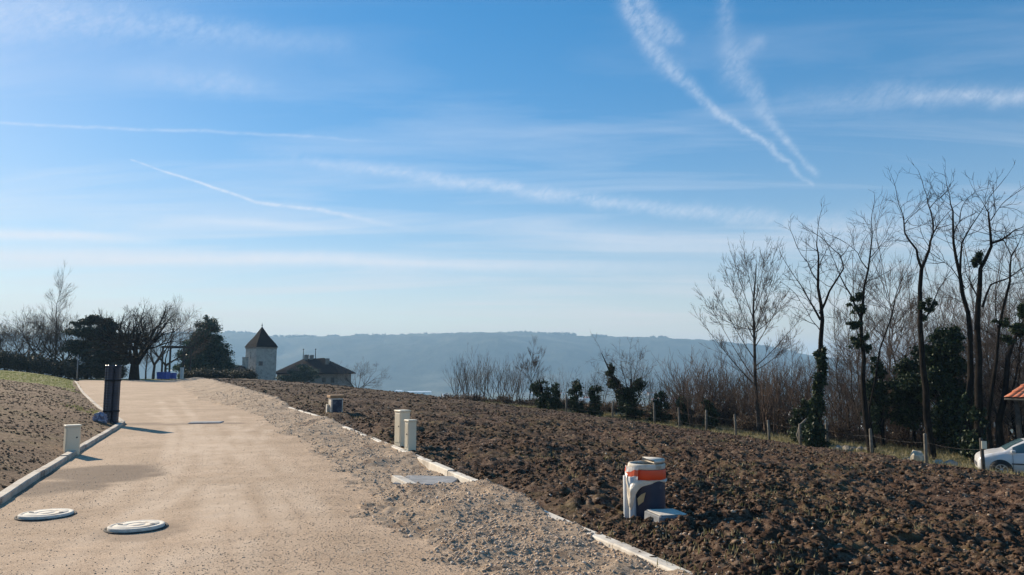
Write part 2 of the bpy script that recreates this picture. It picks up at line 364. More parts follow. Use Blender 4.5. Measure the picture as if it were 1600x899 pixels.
# ------------------------------------------------------------------ stones, clods, pebbles
PHI = (1 + 5 ** .5) / 2
ICO = np.array([(-1, PHI, 0), (1, PHI, 0), (-1, -PHI, 0), (1, -PHI, 0), (0, -1, PHI), (0, 1, PHI), (0, -1, -PHI), (0, 1, -PHI), (PHI, 0, -1), (PHI, 0, 1), (-PHI, 0, -1), (-PHI, 0, 1)]) / 1.902
IFC = np.array([(0, 11, 5), (0, 5, 1), (0, 1, 7), (0, 7, 10), (0, 10, 11), (1, 5, 9), (5, 11, 4), (11, 10, 2), (10, 7, 6), (7, 1, 8), (3, 9, 4), (3, 4, 2), (3, 2, 6), (3, 6, 8), (3, 8, 9), (4, 9, 5), (2, 4, 11), (6, 2, 10), (8, 6, 7), (9, 8, 1)])
def lumps(x, y, z, s, jit=.28, flat=.65, seed=1):
    g = np.random.default_rng(seed); n = len(x)
    v = ICO[None] * (1 + g.uniform(-jit, jit, (n, 12, 1)))
    v = v * np.stack([g.uniform(.7, 1.3, n), g.uniform(.7, 1.3, n), g.uniform(flat * .7, flat * 1.3, n)], -1)[:, None]
    a = g.uniform(0, 2 * np.pi, n); t = g.uniform(-.5, .5, n)
    ca, sa, ct, st = np.cos(a)[:, None], np.sin(a)[:, None], np.cos(t)[:, None], np.sin(t)[:, None]
    X, Y, Z = v[..., 0], v[..., 1], v[..., 2]
    Y, Z = Y * ct - Z * st, Y * st + Z * ct
    X, Y = X * ca - Y * sa, X * sa + Y * ca
    P = np.stack([X * s[:, None] + x[:, None], Y * s[:, None] + y[:, None], Z * s[:, None] + z[:, None]], -1).reshape(-1, 3)
    Fc = (IFC[None] + (np.arange(n) * 12)[:, None, None]).reshape(-1, 3)
    return P, Fc
def scatter(n, r0, r1, power, seed):
    g = np.random.default_rng(seed); u = g.random(n)
    k = 1 - power; r = (r0 ** k + u * (r1 ** k - r0 ** k)) ** (1 / k) if abs(k) > 1e-3 else r0 * (r1 / r0) ** u
    t = R(1) * g.uniform(-47, 47, n); return r * np.sin(t), r * np.cos(t), r, g
def stones(name, region, n, r0, r1, power, smin, smax, mat, seed, cond=None, sink=.2, flat=.65, grow=0., jit=.28):
    x, y, r, g = scatter(n, r0, r1, power, seed); z, reg = surf(x, y)
    k = (reg == region)
    if cond is not None: k &= cond(x, y, g)
    x, y, z, r = x[k], y[k], z[k], r[k]
    s = smin * (smax / smin) ** (g.random(len(x)) ** 2.2) * (1 + grow * r)
    P, Fc = lumps(x, y, z + s * (flat - sink) * .4, s, jit, seed=seed, flat=flat)
    return tag(link(name, nmesh(name, P, Fc), mat), kind='stuff')
stones('soil_clods', 2, 420000, 3.6, 84, .95, .004, .025, M['clod'], 41, jit=.62, grow=.045, cond=lambda x, y, g: vnoise(x, y, 1.3, 51) * 1.2 + g.uniform(-.5, .5, len(x)) > -.15)
stones('soil_crumbs', 3, 160000, 6, 60, .6, .005, .024, M['clod_left'], 42, jit=.45, grow=.03, cond=lambda x, y, g: vnoise(x, y, 1.0, 57) + g.uniform(-.5, .5, len(x)) > -.1)
stones('loose_gravel', 1, 380000, 4.5, 45, .9, .003, .017, M['pebble'], 43, jit=.4, grow=.022, flat=.7, cond=lambda x, y, g: ((sdist(RK, x, y) > -2.1 + g.uniform(-.4, .4, len(x)))) & (vnoise(x, y, .9, 58) + .7 * vnoise(x, y, .25, 59) + g.uniform(-.45, .45, len(x)) > -.15))
stones('road_grit', 0, 300000, 4, 34, 1.1, .0022, .0075, M['pebble'], 44, jit=.4, flat=.6, cond=lambda x, y, g: (vnoise(x, y, 1.5, 52) + g.uniform(-.5, .5, len(x)) > .05) | (sdist(RK, x, y) > -2.2 - g.exponential(.45, len(x))))
stones('field_stones', 2, 20000, 3.6, 50, .8, .005, .016, M['pebble'], 45, jit=.4, grow=.04, cond=lambda x, y, g: vnoise(x, y, 3, 60) + g.uniform(-.5, .5, len(x)) > 0)
# tufts of dry grass and weeds
def blades(name, x, y, z, h, w, mat, seed, nb=5):
    g = np.random.default_rng(seed); n = len(x)
    x, y, z, h = [np.repeat(a, nb) for a in (x, y, z, h)]; n = len(x)
    x = x + g.normal(0, .035, n); y = y + g.normal(0, .035, n); a = g.uniform(0, 6.283, n); l = g.uniform(.1, .8, n) * h
    wx, wy = np.cos(a) * w, np.sin(a) * w; b = a + 1.57; h = h * g.uniform(.5, 1.1, n)
    p0 = np.stack([x - wx, y - wy, z - .01], -1); p1 = np.stack([x + wx, y + wy, z - .01], -1)
    p2 = np.stack([x + np.cos(b) * l, y + np.sin(b) * l, z + h], -1)
    P = np.stack([p0, p1, p2], 1).reshape(-1, 3); return tag(link(name, nmesh(name, P, np.arange(3 * n).reshape(-1, 3)), mat), kind='stuff')
x, y, r, g = scatter(26000, 4, 60, .4, 61); z, reg = surf(x, y)
k = (reg == 2) & (vnoise(x, y, 2.0, 53) + .6 * vnoise(x, y, .5, 54) > .16)
blades('field_weeds', x[k], y[k], z[k], g.uniform(.02, .07, k.sum()), .006, M['drygrass'], 62)
x, y, r, g = scatter(60000, 20, 85, -.5, 63); z, reg = surf(x, y)
k = (reg == 4) | ((reg == 3) & (vnoise(x, y, 3, 55) > .2))
blades('lawn_grass', x[k], y[k], z[k], g.uniform(.03, .09, k.sum()), .015, M['greengrass'], 64)
x, y, r, g = scatter(60000, 22, 60, -.5, 65); z, reg = surf(x, y)
k = (reg == 5)
blades('track_grass', x[k], y[k], z[k], g.uniform(.06, .28, k.sum()), .014, M['drygrass'], 66, 6)

# ------------------------------------------------------------------ kerbs
def kerb(P, s0, s1, L, w, top, bot, mat, name, seed=3):
    rnd = random.Random(seed); mb = MB(); pts = [Vector((a, b, 0)) for a, b in P]; s = 0
    seg = [(p, q, (q - p).length) for p, q in zip(pts[:-1], pts[1:])]
    def pos(t):
        for p, q, l in seg:
            if t <= l: return p + (q - p) * (t / l)
            t -= l
        return pts[-1]
    t = s0
    while t < s1:
        a, b_ = pos(t + .006), pos(t + L - .006); d = (b_ - a).normalized(); n = Vector((d.y, -d.x, 0))
        za = Hs(a.x, a.y) + top + rnd.uniform(-.008, .008); zb = Hs(b_.x, b_.y) + top + rnd.uniform(-.008, .008); off = rnd.uniform(-.008, .008)
        c = .012; vs = []
        for q, z in ((a, za), (b_, zb)):
            for (o, zz) in ((-w / 2, z - bot), (-w / 2, z - c), (-w / 2 + c, z), (w / 2 - c, z), (w / 2, z - c), (w / 2, z - bot)):
                vs.append(q + n * (o + off) + Vector((0, 0, zz)))
        mb.add(vs, [(i, i + 1, i + 7, i + 6) for i in range(5)] + [(5, 4, 3, 2, 1, 0), (6, 7, 8, 9, 10, 11)])
        t += L
    return tag(mb.build(name, mat), kind='structure')
def arclen(P, target):
    s = 0
    for (a, b), (c, d) in zip(P[:-1], P[1:]):
        if abs(c - target[0]) < 1e-6 and abs(d - target[1]) < 1e-6: return s + math.hypot(c - a, d - b)
        s += math.hypot(c - a, d - b)
kerb(RK, 3, arclen(RK, (-9.0, 29.8)) + .3, 1.0, .12, .072, .3, M['kerb'], 'kerb')
kerb(LK, 3, arclen(LK, (-41, 70)), 1.0, .13, .085, .3, M['kerb_left'], 'kerb', 5)

# ------------------------------------------------------------------ foreground things
def local(px, py, dz=0): 
    p = at(px, py); p.z += dz; return p
# two round manhole covers
def manhole(px, py, rad, label, tilt):
    c = local(px, py); root = empty('manhole', c); tag(root, label, 'manhole cover', 'round concrete manhole covers on the sandy road')
    mb = MB(); mb.lathe([(0, .034), (rad * .30, .034), (rad * .31, .031), (rad * .33, .031), (rad * .34, .034), (rad * .80, .034), (rad * .81, .030), (rad * .84, .030), (rad * .85, .034), (rad * .975, .034), (rad, .029), (rad, .0), (rad, -.06)], 40)
    o = mb.build('cover', M['slab'], root); o.rotation_euler = (tilt, tilt * .6, 0)
    mb = MB(); mb.lathe([(rad + .006, -.06), (rad + .006, .010), (rad + .028, .012), (rad + .032, .0), (rad + .034, -.06)], 40); mb.build('frame_ring', M['postdark'], root)
    for s in (-1, 1):
        mb = MB(); mb.tube([(s * rad * .62 - .03, 0, .030), (s * rad * .62 - .02, 0, .038), (s * rad * .62 + .02, 0, .038), (s * rad * .62 + .03, 0, .030)], .004, 6)
        h = mb.build('lifting_eye', M['greyc'], root); h.rotation_euler = (tilt, tilt * .6, 0)
manhole(72, 806, .262, 'pale round manhole cover nearest the left kerb, the farther and smaller-looking of two', R(-.5))
manhole(213, 825, .262, 'pale round manhole cover farther from the left kerb, the nearer and larger-looking of two', R(-1.2))
# small grey access cover far along the road
c = local(322, 661); mb = MB(); mb.box(-.45, -.3, -.05, .45, .3, .03, .03)
tag(mb.build('access_cover', M['greyc'], None, c, R(10)), 'flat grey access cover lying far along the sandy road', 'access cover')
c = local(398, 661); 
# cream double utility cabinets on right kerb
def cabinet(px, py, w, d, h, rz, label, group=None):
    c = local(px, py, -.03); root = empty('utility_cabinet', c, rz); tag(root, label, 'utility cabinet', group)
    mb = MB(); mb.box(-w / 2, -d / 2, 0, w / 2, d / 2, h - .035, .008); mb.build('body', M['cream'], root)
    mb = MB(); mb.box(-w / 2 - .012, -d / 2 - .012, h - .033, w / 2 + .012, d / 2 + .012, h, .008); mb.build('cap', M['cream'], root)
    mb = MB(); mb.box(-w / 2 + .02, -d / 2 - .008, .16, w / 2 - .02, -d / 2 - .001, h - .06, .003); dd = mb.build('door', M['cream'], root)
    mb = MB(); mb.lathe([(0, .006), (.012, .006), (.014, 0)], 12, M=Matrix.Translation((w / 2 - .06, -d / 2 - .008, h * .6)) @ Matrix.Rotation(R(90), 4, 'X')); mb.build('lock', M['black'], dd)
    return root
ax = R(-22) 
cabinet(628, 701, .24, .22, .79, R(-52), 'taller of two cream plastic utility cabinets standing against the right kerb', 'cream cabinets by the right kerb')
cabinet(641, 709, .155, .17, .66, R(-52), 'shorter narrow cream utility cabinet in front of its taller twin at the right kerb', 'cream cabinets by the right kerb')
cabinet(111, 710, .24, .20, .57, R(40), 'lone cream utility cabinet behind the left kerb on the soil bank')
# upright bundle of dark conduits beside left kerb
c = local(172, 661, -.05); root = empty('conduit_bundle', c); tag(root, 'upright bundle of tall dark blue conduit pipes beside the left kerb', 'conduit bundle')
rnd = random.Random(4)
for i, (dx, dy, r_, h) in enumerate([(-.13, 0, .082, 1.60), (-.01, -.09, .085, 1.63), (.12, -.02, .082, 1.58), (.08, .12, .08, 1.61), (-.07, .13, .082, 1.64)]):
    mb = MB(); prof = []
    z = 0
    while z < h: prof += [(r_, z), (r_, z + .05), (r_ - .004, z + .056), (r_ - .004, z + .066)]; z += .072
    prof += [(r_, h), (r_ - .008, h), (r_ - .01, h - .3)]
    mb.lathe(prof, 18, (dx, dy, 0)); mb.build('pipe', M['darkpipe'], root)
for z in (.35, 1.2):
    mb = MB(); mb.lathe([(.212, z), (.216, z + .01), (.216, z + .04), (.212, z + .05)], 28, (0, .02, 0), sx=1, sy=.93); mb.build('strap', M['black'], root)
# crumpled lilac bag against it
def crumple(w, d, h, seed, n=26, m_=14, amp=.18):
    rnd = np.random.default_rng(seed); V_ = []; 
    A = np.linspace(0, 2 * np.pi, n, endpoint=False); 
    for j in range(m_ + 1):
        t = j / m_; zz = h * t; rr_ = math.sin(math.pi * min(1, .18 + t * .82)) ** .6
        for a in A:
            k = 1 + amp * (2 * float(vnoise(np.array([math.cos(a) * 2.2 + seed]), np.array([math.sin(a) * 2.2 + t * 4]), .7, seed)[0]) + float(vnoise(np.array([math.cos(a) * 5]), np.array([math.sin(a) * 5 + t * 9]), .7, seed + 1)[0]))
            V_.append((w * rr_ * k * math.cos(a), d * rr_ * k * math.sin(a), zz * (1 + .3 * (k - 1))))
    fs = [(j * n + i, j * n + (i + 1) % n, (j + 1) * n + (i + 1) % n, (j + 1) * n + i) for j in range(m_) for i in range(n)]
    fs.append(tuple(m_ * n + i for i in range(n)))
    mb = MB(); mb.add(V_, fs); return mb
c = local(157, 661, -.03)
tag(crumple(.17, .15, .30, 8, amp=.5).build('plastic_bag', M['bag'], None, c), 'crumpled pale lilac bag slumped at the foot of the dark conduit bundle', 'plastic bag')
# concrete chamber with plywood lid
c = local(524, 649, .03); root = empty('meter_chamber', c, R(28)); tag(root, 'small concrete chamber with an orange-brown plywood lid standing in the ploughed field', 'meter chamber')
mb = MB(); mb.box(-.2, -.2, 0, .2, .2, .56, .03); mb.build('body', M['slab'], root)
mb = MB(); mb.box(-.16, -.208, .06, .16, -.2015, .5, .003); mb.build('front_panel', M['bluegrey'], root)
mb = MB(); mb.box(-.25, -.23, .562, .25, .23, .65, .012); o = mb.build('lid', M['wood'], root)
mb = MB(); mb.box(-.28, .05, 0, -.21, .2, .34, .01); mb.build('side_block', M['slab'], root)
# blue grey meter chamber with orange band, plastic film and two pipes
c = local(1012, 820, -.005); root = empty('pipe_chamber', c, R(0)); 
tag(root, 'blue grey plastic chamber with orange band and torn film, upright on the ploughed field', 'utility chamber')
W, D_ = .185, .17
mb = MB(); mb.lathe([(1, 0), (1, .50), (.985, .57), (.97, .60)], 40, sx=W, sy=D_); mb.build('body', M['bluegrey'], root)
for (dx, dy) in ((-.155, -.085), (-.20, -.01)):
    mb = MB(); mb.lathe([(.038, 0), (.038, .50), (.034, .505), (.031, .50), (.031, .3)], 18, (dx - .012, dy - .012, 0)); mb.build('pipe', M['pipe'], root)
mb = MB(); prof = [(1.03, .475), (1.055, .482), (1.06, .52), (1.06, .565), (1.04, .575)]
mb.lathe(prof, 44, sx=W, sy=D_); mb.build('band', M['orange'], root)
mb = MB(); mb.lathe([(1.0, .577), (1.03, .580), (1.04, .595), (1.04, .618), (1.0, .63), (.88, .63), (.86, .61), (.84, .56)], 44, sx=W, sy=D_); mb.build('rim', M['slab'], root)
mb = MB(); mb.lathe([(0, .0), (1, .0)], 36, (0, 0, .60), sx=W * .86, sy=D_ * .86); mb.build('opening', M['black'], root)
# half lid
mb = MB(); mb.lathe([(0, .0), (.985, .0), (1.0, .012), (.985, .026), (0, .026)], 22, (0.0, 0, .645), a0=R(-75), a1=R(95), sx=W * 1.02, sy=D_ * 1.02); mb.build('half_lid', M['slab'], root)
# film: draped band widening down to the left, crumpled
A = np.linspace(R(135), R(352), 70); Vf = []; nz = 16
for j in range(nz + 1):
    t = j / nz
    for a in A:
        u = (a - A[0]) / (A[-1] - A[0])
        low = .455 - .25 * math.exp(-((u - .30) / .10) ** 2) - .07 * math.exp(-((u - .44) / .12) ** 2) - .012 * math.sin(u * 23)
        zz = .555 if u < .42 else .48
        zz = .60 - .125 * min(1, max(0, (u - .26) / .07))
        z = zz + (low - zz) * t
        k = 1.06 + .13 * math.exp(-((u - .33) / .16) ** 2) * math.sin(math.pi * min(1, t * 1.05)) + .10 * (float(vnoise(np.array([u * 9.]), np.array([t * 3.]), .8, 5)[0])) + .05 * float(vnoise(np.array([u * 22.]), np.array([t * 8.]), .8, 6)[0])
        Vf.append((W * k * math.cos(a) - .012 * math.exp(-((u - .33) / .16) ** 2), D_ * k * math.sin(a) - .055 * math.exp(-((u - .33) / .14) ** 2) * sstep(0, .4, t), z))
mb = MB(); n_ = len(A); mb.add(Vf, [(j * n_ + i, j * n_ + i + 1, (j + 1) * n_ + i + 1, (j + 1) * n_ + i) for j in range(nz) for i in range(n_ - 1)])
o = mb.build('plastic_film', M['foil'], root); sol = o.modifiers.new('s', 'SOLIDIFY'); sol.thickness = .003
mb = MB(); mb.add([(-.135, -.245, .24), (-.085, -.258, .28), (-.06, -.255, .37), (-.10, -.245, .35), (-.14, -.235, .31)], [(0, 1, 2, 3, 4)]); o = mb.build('cardboard_scrap', M['cardboard'], root)
sol = o.modifiers.new('s', 'SOLIDIFY'); sol.thickness = .006
# orange and white warning scrap at upper left
mb = MB(); vs = []
for i in range(9):
    a = R(165 + i * 9)
    for j, z in enumerate((.44, .49, .54, .60)): vs.append((W * (1.16 + .05 * math.sin(i * 1.7 + j)) * math.cos(a), D_ * (1.16 + .05 * math.cos(i * 2.1 + j)) * math.sin(a), z))
mb.add(vs, [(i * 4 + j, i * 4 + j + 1, i * 4 + j + 5, i * 4 + j + 4) for i in range(8) for j in range(3)])
m = M['warn'] = bpy.data.materials.new('orange and white tape'); nt, b, out = nodes(m); tc = nt.nodes.new('ShaderNodeTexCoord')
wv = nt.nodes.new('ShaderNodeTexWave'); wv.wave_type = 'BANDS'; wv.bands_direction = 'DIAGONAL'; wv.inputs['Scale'].default_value = 5; wv.inputs['Distortion'].default_value = 2
nt.links.new(tc.outputs['Object'], wv.inputs['Vector']); nt.links.new(ramp(nt, wv.outputs['Fac'], [(.45, (.75, .12, .05)), (.55, (.75, .70, .64))]), b.inputs['Base Color']); b.inputs['Roughness'].default_value = .4
o = mb.build('warning_tape', M['warn'], root); sol = o.modifiers.new('s', 'SOLIDIFY'); sol.thickness = .003
# slab lying beside it
c = local(1042, 832, .10); root = empty('cover_slab', c, R(22)); tag(root, 'square grey lid slab lying tilted on the soil beside the blue grey chamber', 'lid slab')
root.rotation_euler = (R(2), R(2), R(20))
mb = MB(); mb.box(-.17, -.15, -.07, .17, .15, .085, .012); mb.build('slab', M['greyc'], root)
mb = MB(); mb.box(-.155, -.135, .087, .155, .135, .097, .006); mb.build('top_plate', M['slab'], root)
mb = MB(); mb.box(-.176, -.03, .035, -.171, .03, .055, .002); mb.build('slot', M['black'], root)
# grey plate and pale block by the kerb
c = local(668, 752, -.02); root = empty('concrete_plate', c, R(-8)); tag(root, 'flat grey concrete plate lying in the gravel next to the right kerb', 'concrete plate')
mb = MB(); mb.box(-.40, -.42, -.02, .42, .36, .045, .015); mb.build('plate', M['greyc'], root)
c = local(632, 757, .01); mb = MB(); mb.box(-.075, -.52, -.05, .075, .33, .07, .014)
o = tag(mb.build('kerb_stone', M['slab'], None, c, R(38)), 'loose pale kerb stone lying in the gravel beside the grey plate', 'kerb stone')
o.rotation_euler = (R(3), R(5), R(30)); o.location.z -= .015

# ------------------------------------------------------------------ trees
class Tree:
    def __init__(s, seed, twig=1.0): s.w = MB(); s.t = MB(); s.r = random.Random(seed); s.tw = twig
    def rv(s): 
        r = s.r; return Vector((r.gauss(0, 1), r.gauss(0, 1), r.gauss(0, 1)))
    def limb(s, pts, r0, r1, n=7): s.w.tube(pts, [r0 + (r1 - r0) * (i / (len(pts) - 1)) ** .8 for i in range(len(pts))], n)
    def grow(s, p, d, L, r0, lvl, maxl, cfg):
        r = s.r; nseg = 4 if lvl < maxl else 3
        pts = [p]; q = p.copy(); dd = d.normalized(); dirs = [dd]
        for i in range(nseg):
            dd = (dd + s.rv() * cfg['wob'] + Vector((0, 0, cfg['up'] * (1 + .5 * lvl)))).normalized()
            q = q + dd * (L / nseg) * r.uniform(.85, 1.15); pts.append(q.copy()); dirs.append(dd)
        r1 = r0 * (.55 if lvl < maxl else .35)
        rad = [r0 + (r1 - r0) * i / nseg for i in range(nseg + 1)]
        (s.w if r0 > cfg.get('tw', .03) else s.t).tube(pts, rad, 6 if r0 > .06 else (4 if r0 > .015 else 3))
        if lvl >= maxl: return
        nch = cfg['n'][lvl] if lvl < len(cfg['n']) else cfg['n'][-1]
        for k in range(nch):
            t = r.uniform(cfg.get('t0', .3), 1.0) if k > 0 else 1.0
            f = t * nseg; i = min(int(f), nseg - 1); pp = pts[i].lerp(pts[i + 1], f - i); bd = dirs[i + 1]
            side = s.rv(); side = (side - bd * side.dot(bd)).normalized()
            ang = R(r.uniform(*cfg['ang'])) * (.5 if k == 0 else 1)
            nd = bd * math.cos(ang) + side * math.sin(ang)
            rr_ = max(cfg.get('rmin', .006), (rad[i] + (rad[i + 1] - rad[i]) * (f - i)) * r.uniform(.5, .72))
            s.grow(pp, nd, L * r.uniform(*cfg['sh']) * (1.12 - .35 * t), rr_, lvl + 1, maxl, cfg)
    def twigs(s, pts, n, L, rad, cfg, lvl, maxl, t0=.2, ang=(30, 70), tip=True):
        """side shoots along a given limb"""
        r = s.r; P = [Vector(p) for p in pts]; m = len(P) - 1
        for k in range(n):
            t = r.uniform(t0, 1); f = t * m; i = min(int(f), m - 1); pp = P[i].lerp(P[i + 1], f - i); bd = (P[i + 1] - P[i]).normalized()
            side = s.rv(); side = (side - bd * side.dot(bd)).normalized(); a = R(r.uniform(*ang))
            s.grow(pp, bd * math.cos(a) + side * math.sin(a), L * r.uniform(.6, 1.2) * (1.2 - .5 * t), rad * (1.2 - .5 * t), lvl, maxl, cfg)
        if tip: s.grow(P[-1], (P[-1] - P[-2]), L * 1.1, rad, lvl, maxl, cfg)
    def meshes(s, nm): return s.w.mesh(nm + '_wood'), (s.t.mesh(nm + '_twigs') if s.t.v else None)
CFG = dict(spread=dict(wob=.14, up=.05, n=(5, 4, 4, 3), ang=(28, 62), sh=(.55, .78), rmin=.008),
           wide=dict(wob=.13, up=.015, n=(5, 4, 4, 3), ang=(25, 55), sh=(.55, .75), rmin=.010),
           broom=dict(wob=.07, up=.06, n=(7, 5, 4, 3), ang=(18, 42), sh=(.5, .72), rmin=.007),
           narrow=dict(wob=.07, up=.10, n=(12, 5, 3, 2), ang=(20, 40), sh=(.26, .45), rmin=.008, t0=.15),
           scraggy=dict(wob=.13, up=.04, n=(3, 3, 2), ang=(25, 60), sh=(.5, .75), rmin=.007))
def put_tree(name, w, t, loc, rz, sc, label, cat, group, mw='bark', mt='twig'):
    root = empty(name, loc, rz); root.scale = (sc, sc, sc) if not hasattr(sc, '__len__') else sc
    tag(root, label, cat, group)
    link('trunk', w, M[mw], root)
    if t: link('crown', t, M[mt], root)
    return root
def pole_tree(seed, h, r0, n, L, maxl=2, cfg='broom'):
    T = Tree(seed); r = T.r; pts = [Vector((0, 0, -.3))] + [Vector((r.gauss(0, .05) * i ** .5, r.gauss(0, .05) * i ** .5, h * i / 7)) for i in range(1, 8)]
    T.limb(pts, r0, .012, 7); T.twigs(pts, n, L, .02, CFG[cfg], 0, maxl, t0=.12, ang=(28, 55)); return T
def gen_tree(seed, height, r0, cfg, maxl, trunk=.3, lean=.03, n0=None):
    T = Tree(seed); c = CFG[cfg]; h = height
    p0 = Vector((0, 0, -.3)); pts = [p0]; q = p0.copy(); d = Vector((T.r.gauss(0, lean), T.r.gauss(0, lean), 1))
    for i in range(4): d = (d + T.rv() * .03).normalized(); q = q + d * (h * trunk + .3) / 4; pts.append(q.copy())
    T.limb(pts, r0 * 1.25, r0 * .8, 8)
    if cfg in ('narrow', 'broom'):
        T.grow(q, d, h * (1 - trunk) * .9, r0 * .8, 0, maxl, c)
    else:
        for k in range(n0 or 5):
            a = k * 2.4 + T.r.uniform(-.4, .4); an = R(T.r.uniform(22, 58) if cfg != 'wide' else T.r.uniform(35, 74)); nd = Vector((math.cos(a) * math.sin(an), math.sin(a) * math.sin(an), math.cos(an)))
            T.grow(pts[-1].lerp(pts[-2], T.r.uniform(0, .8)), nd, h * (1 - trunk) * T.r.uniform(.42, .55), r0 * T.r.uniform(.45, .62), 0, maxl, c)
    return T
def leafcloud(blobs, n, size, seed, shell=.55, flat=1.0):
    n = int(n * 1.3)
    """blobs: (x,y,z,rx,ry,rz); small leaf faces through their volume"""
    g = np.random.default_rng(seed); B = np.array(blobs, float); vol = (B[:, 3] * B[:, 4] * B[:, 5]) ** .75
    id_ = g.choice(len(B), n, p=vol / vol.sum()); d = g.normal(size=(n, 3)); d /= np.linalg.norm(d, axis=1)[:, None]
    rad = shell + (1 - shell) * g.random(n) ** .7; rad *= 1 + .35 * g.normal(size=n) * (g.random(n) < .45)
    # clumped
    c = B[id_, :3] + d * rad[:, None] * B[id_, 3:6]
    c += .5 * size * g.normal(size=(n, 3))
    a = g.normal(size=(n, 3)); a /= np.linalg.norm(a, axis=1)[:, None]; b = g.normal(size=(n, 3)); b -= a * (a * b).sum(1)[:, None]; b /= np.linalg.norm(b, axis=1)[:, None]
    s = size * g.uniform(.5, 1.3, n)[:, None]; a *= s; b *= s * .6
    P = np.stack([c - a, c + b, c + a, c - b], 1).reshape(-1, 3)
    return nmesh('leaves', P, np.arange(4 * n).reshape(-1, 4))

# ---- right-hand trees traced limb by limb, each in its own depth
def traced(name, D, limbs, label, group, seed, tw=(10, 1.1, .016), ivy=(), balls=(), depth=1.2, maxl=2, cfg='scraggy', mw='bark', mt='twig', cat='tree'):
    """limbs: (pixel list, r0, r1, twig count)"""
    T = Tree(seed); g = T.r; base = None; store = {}
    first = limbs[0][0][0]; x0 = (first[0] - CX) / F * D; loc = Vector((x0, D, Hs(x0, D)))
    for li, (pp, r0, r1, nt_) in enumerate(limbs):
        key0 = pp[0]; y0 = store.get(key0, 0.); dy = g.uniform(-depth, depth) if li else 0; pts = []
        # refine
        fine = []
        for (a, b) in zip(pp[:-1], pp[1:]):
            fine += [(a, 0), (((a[0] + b[0]) / 2 + g.uniform(-2, 2), (a[1] + b[1]) / 2 + g.uniform(-2, 2)), 1)]
        fine.append((pp[-1], 0)); n = len(fine)
        for i, (q, mid) in enumerate(fine):
            off = y0 + dy * i / (n - 1); w_ = far(q[0], q[1], D + off) - loc
            if li == 0 and i == 0: w_ = Vector((0, 0, -.3))
            pts.append(w_)
            if not mid: store.setdefault(q, off)
        r0 *= 1.25; r1 *= 1.1; T.limb(pts, r0, r1, 7 if r0 > .05 else 5)
        if nt_: T.twigs(pts, nt_, tw[1], tw[2], CFG[cfg], 0, maxl, t0=.25 if li else .45)
    w, t = T.meshes(name)
    root = put_tree(name, w, t, loc, 0, 1, label, cat, group, mw, mt)
    def blobs(lst, nper, size, nm, mat, shell):
        bl = []
        for (px, py, rpx, hpx) in lst:
            c = far(px, py, D) - loc; k = D / F
            for _ in range(6):
                bl.append((c.x + g.uniform(-.5, .5) * rpx * k, c.y + g.uniform(-.5, .5) * rpx * k, c.z + g.uniform(-.6, .6) * hpx * k, rpx * k * g.uniform(.25, .85), rpx * k * g.uniform(.25, .8), hpx * k * g.uniform(.2, .55)))
        me = leafcloud(bl, nper * len(lst), size, seed + 9, shell); link(nm, me, M[mat], root)
    if ivy: blobs(ivy, 2600, .075, 'ivy', 'ivy', .3)
    for b_ in balls: 
        c = far(b_[0], b_[1], D) - loc; k = D / F; bl = [(c.x + g.gauss(0, .5) * b_[2] * k, c.y + g.gauss(0, .3) * b_[2] * k, c.z + g.gauss(0, .6) * b_[3] * k, b_[2] * k * g.uniform(.15, .55), b_[2] * k * g.uniform(.15, .5), b_[3] * k * g.uniform(.25, .9)) for _ in range(9)]
        link('ivy_clump', leafcloud(bl, 900, .05, seed + int(b_[0]), .1), M['ivy'], root)
    return root
G = 'bare trees beyond the fence on the right'
# fine crowned tree at 1180
T = Tree(5); x0 = (1181 - CX) / F * 42; loc = Vector((x0, 42, Hs(x0, 42))); c = dict(wob=.05, up=.05, n=(7, 5, 3), ang=(22, 46), sh=(.42, .6), rmin=.008, t0=.15)
def P_(px, py, D=42): return far(px, py, D) - loc
tr = [Vector((0, 0, -.3)), P_(1180, 600), P_(1179, 540), P_(1177, 480, 42.2), P_(1180, 440, 42), P_(1182, 412, 42)]
T.limb(tr, .13, .02, 8)
for (a, b, d2) in [((1177, 590), (1110, 480), 1), ((1178, 575), (1245, 505), -1), ((1178, 560), (1125, 470), -.6), ((1178, 545), (1225, 460), .8), ((1178, 530), (1140, 440), 1.2), ((1178, 520), (1212, 430), -1.2), ((1178, 500), (1150, 420), .4), ((1178, 490), (1205, 415), .2), ((1179, 560), (1180, 500), 2.4), ((1179, 540), (1190, 470), -2.4), ((1179, 470), (1165, 408), 0), ((1180, 470), (1195, 410), .5), ((1178, 600), (1105, 515), -1.5), ((1178, 580), (1232, 540), 1.8), ((1179,520),(1222,480),2.0),((1179,515),(1130,500),-2.0)]:
    p, q = P_(*a), P_(*b, 42 + d2); mid = p.lerp(q, .5) + Vector((0, 0, -.12)); T.limb([p, p.lerp(q, .25) + Vector((0, 0, -.1)), mid, q], .035, .010, 5)
    T.twigs([p, mid, q], 15, 1.1, .009, c, 1, 3, t0=.15, ang=(18, 45))
w, t = T.meshes('tree'); put_tree('bare_tree', w, t, loc, 0, 1, 'pale fine-twigged bare tree with a rounded crown, leftmost tall tree beyond the fence', 'tree', G, 'barkpale', 'twigpale')

